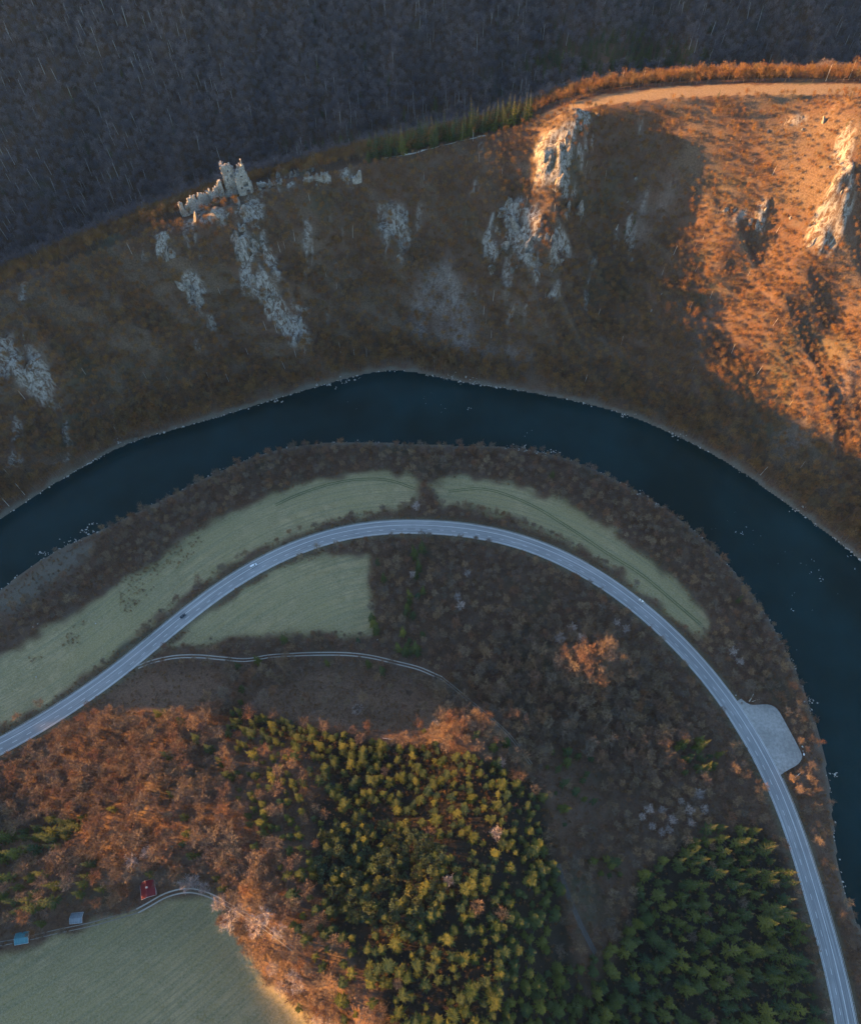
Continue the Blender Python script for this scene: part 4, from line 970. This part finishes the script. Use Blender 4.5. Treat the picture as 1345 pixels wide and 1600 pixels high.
def castle():
    ox, oy, oz = hit(360, 306); O = (ox, oy, oz)
    root = link('castle_ruin', None); root.location = O
    tag(root, 'ruined grey stone castle with a broken tower and jagged walls on the ridge crest', 'castle')
    P = lambda px, py: at(px, py, oz)
    def back(p, q, d):
        ux, uy = q[0] - p[0], q[1] - p[1]; l = math.hypot(ux, uy); return (p[0] - uy / l * d, p[1] + ux / l * d)
    zA = hit(308, 329)[2]; P = lambda px, py: at(px, py, zA)
    a0 = P(287, 336); a1 = P(330, 322)
    ruin_wall('curtain_wall', a0, a1, [(0, 12), (.06, 11), (.1, 6), (.22, 9), (.33, 14), (.45, 14), (.52, 8), (.6, 9), (.68, 14), (.9, 13), (1, 10)], 1.9, [(.2, 2, 1.6, 2.4), (.78, 3, 1.6, 2.2)], seed=3, parent=root, origin=O, zb=zA)
    ruin_wall('curtain_wall', back(a0, a1, 9), a0, [(0, 5), (.6, 8), (1, 12)], 1.7, seed=4, parent=root, origin=O, zb=zA)
    mA = (a0[0] * .46 + a1[0] * .54, a0[1] * .46 + a1[1] * .54)
    ruin_wall('cross_wall', back(mA, a1, 10), mA, [(0, 7), (.7, 10), (1, 14)], 1.6, seed=5, parent=root, origin=O, zb=zA)
    zB = hit(341, 315)[2]; P = lambda px, py: at(px, py, zB)
    b0 = P(331, 319); b1 = P(352, 311)
    ruin_wall('palace_wall', b0, b1, [(0, 10), (.12, 13), (.25, 9), (.3, 12), (.75, 14.5), (.78, 17), (1, 17)], 2.0, [(.45, 4, 1.5, 2.8), (.7, 4, 1.5, 3), (.5, 9, 1.4, 1.8), (.72, 10, 1.3, 1.8)], seed=6, parent=root, origin=O, zb=zB)
    ruin_wall('palace_wall', back(b0, b1, 8), b0, [(0, 8), (1, 12)], 1.6, seed=7, parent=root, origin=O, zb=zB)
    ruin_wall('palace_wall', b1, back(b1, b0, -8), [(0, 17), (.5, 15), (1, 8)], 1.6, seed=8, parent=root, origin=O, zb=zB)
    P = lambda px, py: at(px, py, oz)
    c0 = P(358, 306); c1 = P(375, 303); zb = oz
    bc0 = back(c0, c1, 8.5); bc1 = back(c1, c0, -8.5)
    ruin_wall('tower_wall', c0, c1, [(0, 27), (.3, 28), (.8, 27), (1, 20)], 2.0, [(.5, 22.5, 1.8, 2.4), (.65, 17.5, 2.6, 2.2), (.3, 14.5, 1.4, 1.6)], seed=9, parent=root, origin=O, zb=zb, depth=9)
    ruin_wall('tower_wall', bc0, c0, [(0, 24), (.5, 27), (1, 27)], 2.0, [(.5, 16, 1.6, 2.4)], seed=10, parent=root, origin=O, zb=zb, depth=9)
    ruin_wall('tower_wall', bc1, bc0, [(0, 19), (1, 25)], 2.0, seed=11, parent=root, origin=O, zb=zb, depth=9)
    d0 = P(375, 309); d1 = P(396, 305); zb2 = zb
    ruin_wall('keep_wall', d0, d1, [(0, 17), (.2, 22), (.45, 25), (.62, 27), (.66, 32), (.74, 32), (.82, 26), (.93, 16), (1, 12)], 2.2, [(.32, 9, 2.4, 1.8), (.66, 12, 3.4, 3.6), (.72, 6, 2.6, 2), (.5, 19, 1.6, 1.4)], seed=12, parent=root, origin=O, zb=zb2, depth=12)
    ruin_wall('keep_wall', d1, back(d1, d0, -10), [(0, 12), (.5, 9), (1, 5)], 2.0, seed=13, parent=root, origin=O, zb=zb2, depth=9)
    ruin_wall('keep_wall', back(d0, d1, 3), back(d1, d0, -3), [(0, 19), (.5, 27), (.8, 24), (1, 12)], 2.6, seed=15, parent=root, origin=O, zb=zb2, depth=9)
    ruin_wall('low_wall', P(344, 313), c0, [(0, 4), (.5, 3), (1, 6)], 1.8, seed=14, parent=root, origin=O)
castle()
def frag(a, b, prof, label, seed, th=1.6, holes=()):
    p = hit(*a); q = hit(*b); root = link('ruin_wall', None); root.location = p
    ruin_wall('masonry', p[:2], q[:2], prof, th, holes, seed=seed, parent=root, origin=p)
    tag(root, label, 'ruin wall')
frag((403, 293), (440, 287), [(0, 3), (.2, 5), (.4, 2.5), (.6, 4.5), (.8, 2), (1, 4)], 'low jagged wall running right from the foot of the castle tower', 20)
frag((474, 284), (497, 280), [(0, 2), (.3, 4), (.6, 3), (1, 6)], 'low broken stone wall on the crest to the right of the castle', 21)
frag((497, 281), (518, 284), [(0, 5), (.4, 8), (.8, 7), (1, 3)], 'rounded grey ruin fragment on the crest, second from the right', 22, 2.2)
frag((551, 286), (565, 281), [(0, 3), (.5, 5), (.75, 9), (1, 10)], 'small upright pillar of ruined wall, farthest right of the castle remains', 23)

# ------------------------------------------------------------------ crags
def rock_mesh(seed, sub=3, squash=(1, 1, 1), name='rock', mat=None):
    bm = bmesh.new(); bmesh.ops.create_icosphere(bm, subdivisions=sub, radius=1)
    r = random.Random(seed); planes = []
    for k in range(11):
        v = Vector((r.gauss(0, 1), r.gauss(0, 1), r.gauss(0, 1))).normalized(); planes.append((v, r.uniform(.38, .8)))
    for v in bm.verts:
        p = v.co.copy() * 1.0
        for nn_, d in planes:
            k = p.dot(nn_)
            if k > d: p -= nn_ * (k - d)
        p *= 1 + r.uniform(-.07, .07)
        v.co = Vector((p.x * squash[0], p.y * squash[1], p.z * squash[2]))
    me = bpy.data.meshes.new(name); bm.to_mesh(me); bm.free(); me.materials.append(mat or M_crag); return me
crag_me = [rock_mesh(60 + k, 3, (.75, .7, 1.7)) for k in range(8)]
CRAGMARK = [((300, 325), 'the left curtain wall'), ((345, 318), 'the palace wall'), ((385, 312), 'the castle tower'), ((395, 385), 'the upper castle spur'), ((425, 465), 'the middle castle spur'), ((475, 535), 'the foot of the castle spur'), ((255, 385), 'the small left crag'), ((300, 460), 'the left rock streak'),
    ((430, 285), 'the near crest rocks'), ((490, 275), 'the crest wall'), ((540, 275), 'the farthest ruin pillar'), ((785, 330), 'the left flank of the middle cliff'), ((830, 380), 'the heart of the middle cliff'), ((880, 410), 'the foot of the middle cliff'), ((765, 410), 'the low corner of the middle cliff'), ((900, 330), 'the right flank of the middle cliff'),
    ((915, 190), 'the top of the sunlit spur'), ((885, 240), 'the middle of the sunlit spur'), ((865, 295), 'the foot of the sunlit spur'), ((845, 255), 'the left side of the sunlit spur'), ((1165, 340), 'the small rib on the orange slope'), ((1270, 195), 'the top right rocks'), ((1300, 290), 'the right-hand sunlit rib'), ((1265, 365), 'the foot of the right-hand rib'),
    ((60, 590), 'the shaded left slope'), ((640, 360), 'the pale central streak'), ((995, 300), 'the shaded gully'), ((1025, 475), 'the shadow edge')]
def crag_label(px, py, size):
    (lx, ly), nm = min(CRAGMARK, key=lambda q: (q[0][0] - px) ** 2 + (q[0][1] - py) ** 2)
    dx, dy = px - lx, py - ly; d = math.hypot(dx, dy); a = int(((math.degrees(math.atan2(-dy, dx)) + 382.5) % 360) // 45)
    dr = ['right of', 'up and right of', 'above', 'up and left of', 'left of', 'down and left of', 'below', 'down and right of'][a]
    sz = 'small' if size < 3 else 'mid-sized' if size < 4.8 else 'large'
    return f"{sz} grey rock {'just' if d < 12 else 'a little' if d < 24 else 'some way'} {dr} {nm}"
def crag(px, py, size, label, grp, lean=.5):
    label = crag_label(px, py, size); grp = 'grey rocks of the ridge'
    x, y, z = hit(px, py); o = link('rock_outcrop', random.choice(crag_me)); o.location = (x, y, z - size * .45)
    o.scale = (size * random.uniform(.7, 1.1), size * random.uniform(.6, .9), size * random.uniform(.7, 1.3)); o.rotation_euler = (random.uniform(-.6, .1), random.gauss(0, .3), random.uniform(-.8, .8))
    tag(o, label, 'rock', grp)
rr = random.Random(5)
def crags(pts, label, grp, smin, smax, per=1, spread=10):
    for a, b in pts:
        for k in range(per): crag(a + rr.uniform(-spread, spread), b + rr.uniform(-spread, spread), rr.uniform(smin, smax), label, grp)
crags([(300, 345), (350, 335), (372, 322), (385, 330), (400, 360), (365, 380), (385, 400), (400, 440), (415, 455), (425, 475), (440, 490), (460, 510), (475, 530), (255, 375), (265, 400), (300, 460), (290, 440), (310, 470), (330, 505), (395, 385), (380, 350), (345, 345)], 'pale grey crag on the steep rocky spur below the castle ruin', 'crags below the castle', 2.5, 7, 2, 7)
crags([(400, 292), (420, 290), (435, 283), (450, 276), (465, 272), (480, 270), (490, 266), (500, 288), (540, 275)], 'grey boulder on the crest just right of the castle ruin', 'boulders on the crest', 1.6, 3.8, 4, 6)
crags([(770, 350), (790, 330), (800, 310), (780, 380), (810, 360), (830, 380), (850, 370), (870, 385), (882, 400), (860, 420), (840, 410), (800, 420), (880, 330), (900, 340), (765, 420)], 'pale broken crag halfway down the cliff in the middle of the ridge', 'crags of the middle cliff', 3, 8.5, 2, 8)
crags([(885, 215), (890, 240), (885, 262), (870, 225), (878, 280), (840, 265), (850, 240), (900, 200), (915, 185), (930, 180), (865, 300)], 'sunlit tan crag on the upper spur of the middle cliff', 'sunlit crags of the upper spur', 3, 7, 1, 7)
crags([(1150, 335), (1170, 345), (1200, 330), (1130, 330), (1185, 360), (1260, 200), (1280, 190), (1300, 260), (1310, 300), (1290, 350), (1275, 375), (1240, 340), (1205, 205)], 'sunlit rock sticking out of the orange slope on the right', 'rocks of the orange slope', 1.6, 4.5, 1, 8)
crags([(30, 540), (60, 590), (85, 630), (20, 590)], 'dim grey rock on the shaded slope above the river at the left edge', 'rocks of the left slope', 1.4, 3, 2, 12)
crags([(630, 330), (640, 370), (620, 400), (655, 350), (1000, 290), (980, 310), (1020, 480), (1035, 460)], 'grey rock showing through the shaded brown slope', 'rocks of the shaded slope', 1.2, 2.8, 1, 10)

# ------------------------------------------------------------------ stones along the water, foam
peb = []
bm = bmesh.new(); bmesh.ops.create_icosphere(bm, subdivisions=1, radius=1); ico_v = np.array([v.co for v in bm.verts]); ico_f = np.array([[q.index for q in f.verts] for f in bm.faces]); bm.free()
def stones(name, pts, label, mat):
    V = []; Fq = []; g = np.random.default_rng(9)
    for k, (x, y, z, s) in enumerate(pts):
        v = ico_v * (1 + g.uniform(-.25, .25, (len(ico_v), 1))) * np.array([s * g.uniform(.7, 1.4), s * g.uniform(.7, 1.3), s * g.uniform(.4, .8)])
        a_ = g.uniform(0, 6.28); c_, s2 = math.cos(a_), math.sin(a_); v = np.stack([v[:, 0] * c_ - v[:, 1] * s2, v[:, 0] * s2 + v[:, 1] * c_, v[:, 2]], -1)
        V.append(v + np.array([x, y, z])); Fq.append(ico_f + k * len(ico_v))
    return tag(link(name, mesh_np(name, np.vstack(V), np.vstack(Fq), mat)), label, 'stones', kind='stuff')
up2 = resample(UP, 1500); lo2 = resample(LO, 1400); pts = []
for k, (x, y) in enumerate(up2):
    dens = noise(k / 22., 0.5, 3) ** 2 * 1.9
    for q in range(int(dens + rr.random())):
        pts.append((x + rr.gauss(0, .8), y + rr.gauss(0, .9), rr.uniform(-.05, .35), abs(rr.gauss(.32, .22)) + .12))
for k, (x, y) in enumerate(lo2):
    if rr.random() < noise(k / 15., 3.5, 8) * .5: pts.append((x + rr.gauss(0, .8), y + rr.gauss(0, .8), .2, abs(rr.gauss(.28, .15)) + .1))
for a, b, n_, sp in [(432, 627, 6, 4), (190, 692, 7, 5), (135, 828, 15, 9), (115, 845, 11, 9), (140, 818, 5, 5), (510, 602, 14, 9), (545, 593, 14, 9), (700, 592, 12, 8), (735, 596, 14, 9), (980, 650, 10, 7), (1060, 683, 12, 8), (1245, 795, 14, 8), (820, 703, 34, 12), (850, 708, 30, 12), (1000, 772, 16, 10), (1030, 790, 16, 9), (1265, 1095, 14, 6), (1300, 1210, 10, 5), (70, 865, 14, 8)]:
    for k in range(n_):
        x, y = at(a + rr.gauss(0, sp), b + rr.gauss(0, sp * .3), 0); pts.append((x, y, max(.05, float(hs(x, y)) + .05), abs(rr.gauss(.35, .2)) + .15))
stones('bank_stones', pts, 'pale stones lining both banks of the river', M_pebble)
M_foam = simple('white_foam', (.62, .66, .68), .6, var=(.25, .32, .36), scale=2)
V = []; Fq = []
def foam(a, b, n_, sp, sz):
    n_ = max(1, n_ // 2); sz *= .8
    for k in range(n_):
        x, y = at(a + rr.gauss(0, sp), b + rr.gauss(0, sp * .6), 0); m = len(V); kk = 7; th0 = rr.uniform(0, 3.1)
        for q in range(kk):
            t = 6.283 * q / kk; r_ = sz * rr.uniform(.35, 1.1); u, v = r_ * math.cos(t) * 1.7, r_ * math.sin(t) * .6
            V.append((x + u * math.cos(th0) - v * math.sin(th0), y + u * math.sin(th0) + v * math.cos(th0), .05))
        Fq.append(tuple(range(m, m + kk)))
for a, b, n_, sp, sz in [(737, 637, 7, 4, .5), (690, 637, 9, 12, .35), (824, 677, 6, 5, .4), (1155, 831, 9, 3, .6), (1166, 826, 3, 2, .5), (1284, 905, 6, 4, .6), (1275, 893, 4, 3, .5), (1240, 953, 6, 3, .5), (1270, 875, 5, 5, .4), (1255, 890, 9, 12, .3), (1235, 930, 5, 8, .3), (1200, 880, 5, 20, .25), (1322, 870, 4, 5, .6), (1335, 885, 3, 4, .6), (1220, 990, 5, 9, .3), (1250, 1020, 5, 9, .25), (360, 748, 4, 3, .3), (255, 755, 4, 30, .2), (535, 627, 5, 8, .3), (680, 620, 8, 20, .25), (1130, 820, 10, 25, .2), (1290, 920, 6, 20, .3), (1180, 840, 6, 10, .3), (1240, 1080, 4, 12, .25), (1280, 1100, 3, 10, .25)]: foam(a, b, n_, sp, sz)
me = bpy.data.meshes.new('river_foam'); me.from_pydata(V, [], Fq); me.materials.append(M_foam)
tag(link('river_foam', me), 'small white foam flecks on the ripples of the dark river', 'foam', kind='stuff')

# ------------------------------------------------------------------ vehicles
M_glass = simple('dark_glass', (.015, .02, .025), .08, 1.0); M_tyre = simple('tyre_rubber', (.02, .02, .02), .9)
M_lamp = simple('lamp_lens', (.7, .7, .66), .2, .6); M_tail = simple('tail_lamp_lens', (.4, .02, .02), .3, .6)
def car(px, py, flip, col, label, van=False, roofcol=None):
    x, y = at(px, py, RZ); d, s, _ = dist_poly(np.array([x]), np.array([y]), RP); i = int(np.searchsorted(s_, s[0])); i = min(max(i, 1), len(RP) - 2)
    t = RP[i + 1] - RP[i - 1]; ang = math.atan2(t[1], t[0]) + (math.pi if flip else 0)
    root = link('van' if van else 'car', None); root.location = (x, y, RZ + .02); root.rotation_euler = (0, 0, ang)
    mb_ = simple('car_paint', col, .3, .6); L, W = (5.2, 1.95) if van else (4.5, 1.82)
    bm = bmesh.new(); hgt = 1.15 if van else .92
    prof = [(-.5, .35), (-.5, .8), (-.47, hgt), (.28, hgt), (.47, hgt * .8), (.5, .62), (.5, .35)]
    vl = []
    for sg in (-1, 1):
        vl.append([bm.verts.new((a * L, sg * W / 2 * (1 if b < .85 else .94), b)) for a, b in prof])
    n = len(prof)
    for k in range(n): bm.faces.new([vl[0][k], vl[0][(k + 1) % n], vl[1][(k + 1) % n], vl[1][k]])
    bm.faces.new(vl[0][::-1]); bm.faces.new(vl[1]); bmesh.ops.recalc_face_normals(bm, faces=bm.faces)
    bmesh.ops.bevel(bm, geom=bm.edges[:], offset=.06, segments=2, affect='EDGES')
    me = bpy.data.meshes.new('body'); bm.to_mesh(me); bm.free(); me.materials.append(mb_); link('body', me, root)
    top = 1.95 if van else 1.43; f, r_ = (.27, -.49) if van else (.20, -.42)
    g = MB(); zt = top - .05
    g.poly([(L * f, -W * .46, hgt), (L * f, W * .46, hgt), (L * r_, W * .46, hgt), (L * r_, -W * .46, hgt), (L * (f - .13), -W * .38, zt), (L * (f - .13), W * .38, zt), (L * (r_ + (.02 if van else .11)), W * .38, zt), (L * (r_ + (.02 if van else .11)), -W * .38, zt)],
           [(0, 1, 5, 4), (1, 2, 6, 5), (2, 3, 7, 6), (3, 0, 4, 7), (4, 5, 6, 7)]); g.build('windows', M_glass, root)
    g = MB(); g.box((L * (f - .13 + r_ + (.02 if van else .11)) / 2, 0, zt + .03), (L * (f - .13 - r_ - (.02 if van else .11)) + .1, W * .8, .06)); g.build('roof', mb_, root)
    for a in (-.31, .31):
        for sg in (-1, 1):
            g = MB(); g.tube((L * a, sg * (W / 2 - .2), .33), (L * a, sg * (W / 2 + .01), .33), .33, .33, 14); wq = g.build('wheel', M_tyre, root)
            g = MB(); g.tube((L * a, sg * (W / 2 + .01), .33), (L * a, sg * (W / 2 + .02), .33), .2, .2, 10); g.build('rim', M_steel, wq)
    for sg in (-1, 1):
        g = MB(); g.box((L * .495, sg * W * .36, .66), (.1, .34, .14)); g.build('headlight', M_lamp, root)
        g = MB(); g.box((-L * .5, sg * W * .4, .72), (.08, .2, .2)); g.build('tail_light', M_tail, root)
        g = MB(); g.box((L * .14, sg * (W / 2 + .1), hgt), (.14, .2, .14)); g.build('mirror', mb_, root)
    tag(root, label, 'van' if van else 'car')
car(396.5, 884.5, False, (.80, .82, .84), 'bright white van on the road beside the inner green field', True)
car(286, 963, False, (.03, .045, .06), 'dark blue-black car on the left part of the road, below the white van')
car(1002, 940, True, (.72, .72, .68), 'cream white car on the right side of the road bend')

# ------------------------------------------------------------------ cabins and sheds
def sheet_roof(name, col, a): return simple(name, col, .45, .5, var=a, scale=.6)
M_wood = simple('weathered_planks', (.20, .13, .09), .85, var=(.10, .07, .05), scale=1.5); M_white = simple('white_trim', (.75, .75, .72), .6, var=(.6, .6, .58))
M_plaster = simple('pale_plaster', (.55, .52, .47), .9, var=(.45, .42, .38))
def house(name, px, py, L, W, wallh, rise, rz, mroof, mwall, label, cat, chimney=False, gutter=True, porch=False):
    x, y, z = hit(px, py); root = link(name, None); root.location = (x, y, z - .1); root.rotation_euler = (0, 0, rz)
    g = MB(); g.box((0, 0, wallh / 2 - .6), (L, W, wallh + 1.2))
    g.poly([(-L / 2, -W / 2, wallh), (-L / 2, W / 2, wallh), (-L / 2, 0, wallh + rise)], [(0, 1, 2)]); g.poly([(L / 2, -W / 2, wallh), (L / 2, W / 2, wallh), (L / 2, 0, wallh + rise)], [(0, 2, 1)])
    wl2 = g.build('wall', mwall, root)
    e = .55; sl_ = rise / (W / 2)
    for sg in (-1, 1):
        g = MB(); y1 = sg * (W / 2 + e); z1 = wallh - sl_ * e + .05; zt = wallh + rise + .05
        g.poly([(-L / 2 - e, 0, zt), (L / 2 + e, 0, zt), (L / 2 + e, y1, z1), (-L / 2 - e, y1, z1), (-L / 2 - e, 0, zt + .12), (L / 2 + e, 0, zt + .12), (L / 2 + e, y1, z1 + .12), (-L / 2 - e, y1, z1 + .12)],
               [(0, 1, 2, 3), (4, 7, 6, 5), (0, 4, 5, 1), (1, 5, 6, 2), (2, 6, 7, 3), (3, 7, 4, 0)])
        rf = g.build('roof', mroof, root)
        g = MB()
        k = int(L / .9)
        for i in range(k + 1):
            xx = -L / 2 - e + (L + 2 * e) * i / k; a = Vector((xx, sg * .15, zt + .13 - sl_ * .15)); b = Vector((xx, y1, z1 + .13)); g.tube(a, b, .045, .045, 3)
        g.build('roof_rib', mroof, rf)['kind'] = 'stuff'
        if gutter:
            g = MB(); g.tube((-L / 2 - e, y1 + sg * .08, z1), (L / 2 + e, y1 + sg * .08, z1), .11, .11, 6); g.build('gutter', M_steel, root)
    for sg in (-1, 1):
        g = MB()
        for s2 in (-1, 1):
            a = Vector((sg * (L / 2 + e + .03), s2 * (W / 2 + e), wallh - sl_ * e - .02)); b = Vector((sg * (L / 2 + e + .03), 0, wallh + rise + .03)); g.tube(a, b, .13, .13, 4)
        g.build('gable_trim', M_white, root)
    for sg in (-1, 1):
        for u in (-.25, .25):
            g = MB(); g.box((L * u, sg * (W / 2 + .03), wallh * .55), (1.0, .06, 1.1)); f = g.build('window', M_white, root)
            g = MB(); g.box((L * u, sg * (W / 2 + .07), wallh * .55), (.8, .04, .9)); g.build('pane', M_glass, f)
    g = MB(); g.box((-L / 2 - .03, 0, 1.0), (.08, .95, 2.0)); g.build('door', M_wood, root)
    if chimney:
        g = MB(); g.box((-L * .08, .5, wallh + rise + .3), (.7, .7, 1.8)); g.box((-L * .08, .5, wallh + rise + 1.25), (.9, .9, .12)); g.build('chimney', M_plaster, root)
    if porch:
        g = MB(); g.box((L / 2 + 1.4, 0, .05), (2.6, W * .95, .25)); g.build('terrace', M_plaster, root)
    tag(root, label, cat); return root
house('cabin', 234, 1390, 7.4, 6.8, 2.7, 2.3, R(-72), sheet_roof('red_sheet_roof', (.20, .012, .016), (.15, .010, .014)), M_plaster, 'small cabin with a dark red roof and pale chimney above the lower left field', 'cabin', True, porch=False)
house('shed', 122, 1435, 5.6, 4.0, 2.1, .8, R(5), sheet_roof('pale_sheet_roof', (.17, .21, .24), (.10, .12, .14)), M_wood, 'small shed with a pale blue-grey sheet roof at the edge of the lower left field', 'shed')
house('shed', 38, 1466, 6.2, 4.6, 2.0, .9, R(8), sheet_roof('teal_sheet_roof', (.04, .19, .23), (.03, .13, .16)), M_wood, 'small shed with a teal roof, nearest the left edge of the picture', 'shed')

# ------------------------------------------------------------------ small things at the lay-by
def log(px, py, L, ang, rad, label, mat=None):
    x, y, z = hit(px, py); g = MB(); p = Vector((0, 0, rad)); n_ = 6; pr = Vector((-L / 2, 0, 0))
    for k in range(1, n_ + 1):
        q = Vector((-L / 2 + L * k / n_, rr.uniform(-.08, .08), rr.uniform(-.03, .03))); g.tube(pr, q, rad * (1 - .5 * (k - 1) / n_), rad * (1 - .5 * k / n_), 7); pr = q
    o = g.build('log', mat or M_palelog); o.location = (x, y, z + rad + .1); o.rotation_euler = (0, 0, ang); tag(o, label, 'log')
M_palelog = simple('bleached_wood', (.60, .55, .48), .8, var=(.45, .40, .34))
log(1173, 1091, 6.5, R(52), .36, 'thick bleached log lying above the gravel lay-by')
log(1180, 1095, 6.0, R(16), .18, 'thin bleached log lying across the foot of the thick one')
log(1246, 1212, 5.0, R(38), .28, 'bleached log lying below the lower end of the gravel lay-by')
log(965, 352, 14, R(70), .3, 'long pale fallen trunk on the shaded cliff slope left of the orange slope')
log(605, 1155, 6, R(170), .3, 'pale log at the lower edge of the brown clearing')
def boulder(px, py, s, label, mat=None, grp=None):
    x, y, z = hit(px, py); o = link('boulder', rock_mesh(rr.randrange(999), 2, (1, .8, .75), 'boulder', mat or M_wstone)); o.location = (x, y, z + s * .3); o.scale = (s, s, s); o.rotation_euler = (0, 0, rr.uniform(0, 6)); tag(o, label, 'boulder', grp)
M_wstone = simple('white_stone', (.72, .72, .70), .8, var=(.55, .55, .54))
boulder(1253, 1167, .7, 'small white boulder beside the upper right of the lay-by corner')
boulder(1255, 1179, 1.15, 'largest white boulder at the right corner of the gravel lay-by')
boulder(1254, 1174, .5, 'tiny white stone between the two white boulders by the lay-by')
boulder(1192, 1104, .7, 'white stone on the top edge of the lay-by, left of its twin')
boulder(1201, 1106, .6, 'white stone on the top edge of the lay-by, right of its twin')
boulder(1149, 1087, .4, 'small pale stone beside the road above the lay-by')
boulder(1224, 1131, .6, 'grey stone on the outer curved edge of the lay-by', M_crag)
for a, b, s in [(590, 1000, .7), (52, 980, 1.0), (60, 975, .8), (150, 975, .7), (57, 1058, .8)]:
    boulder(a, b, s, 'pale stone heap in the dead brush of the left meadows' , M_pebble, 'stone heaps of the left meadows')

# ------------------------------------------------------------------ the air of the valley
hz = bpy.data.materials.new('haze_air'); hz.use_nodes = True; n = hz.node_tree
n.nodes.remove(n.nodes['Principled BSDF']); pv = n.nodes.new('ShaderNodeVolumePrincipled')
pv.inputs['Color'].default_value = (.22, .46, 1.0, 1); pv.inputs['Density'].default_value = HAZE
n.links.new(pv.outputs[0], n.nodes['Material Output'].inputs['Volume'])
g = MB(); g.box((0, 500, 245), (6800, 6400, 506)); g.v = [tuple(v) for v in g.v]
tag(g.build('haze', hz), 'thin bluish haze filling the whole valley air', 'haze', kind='stuff')
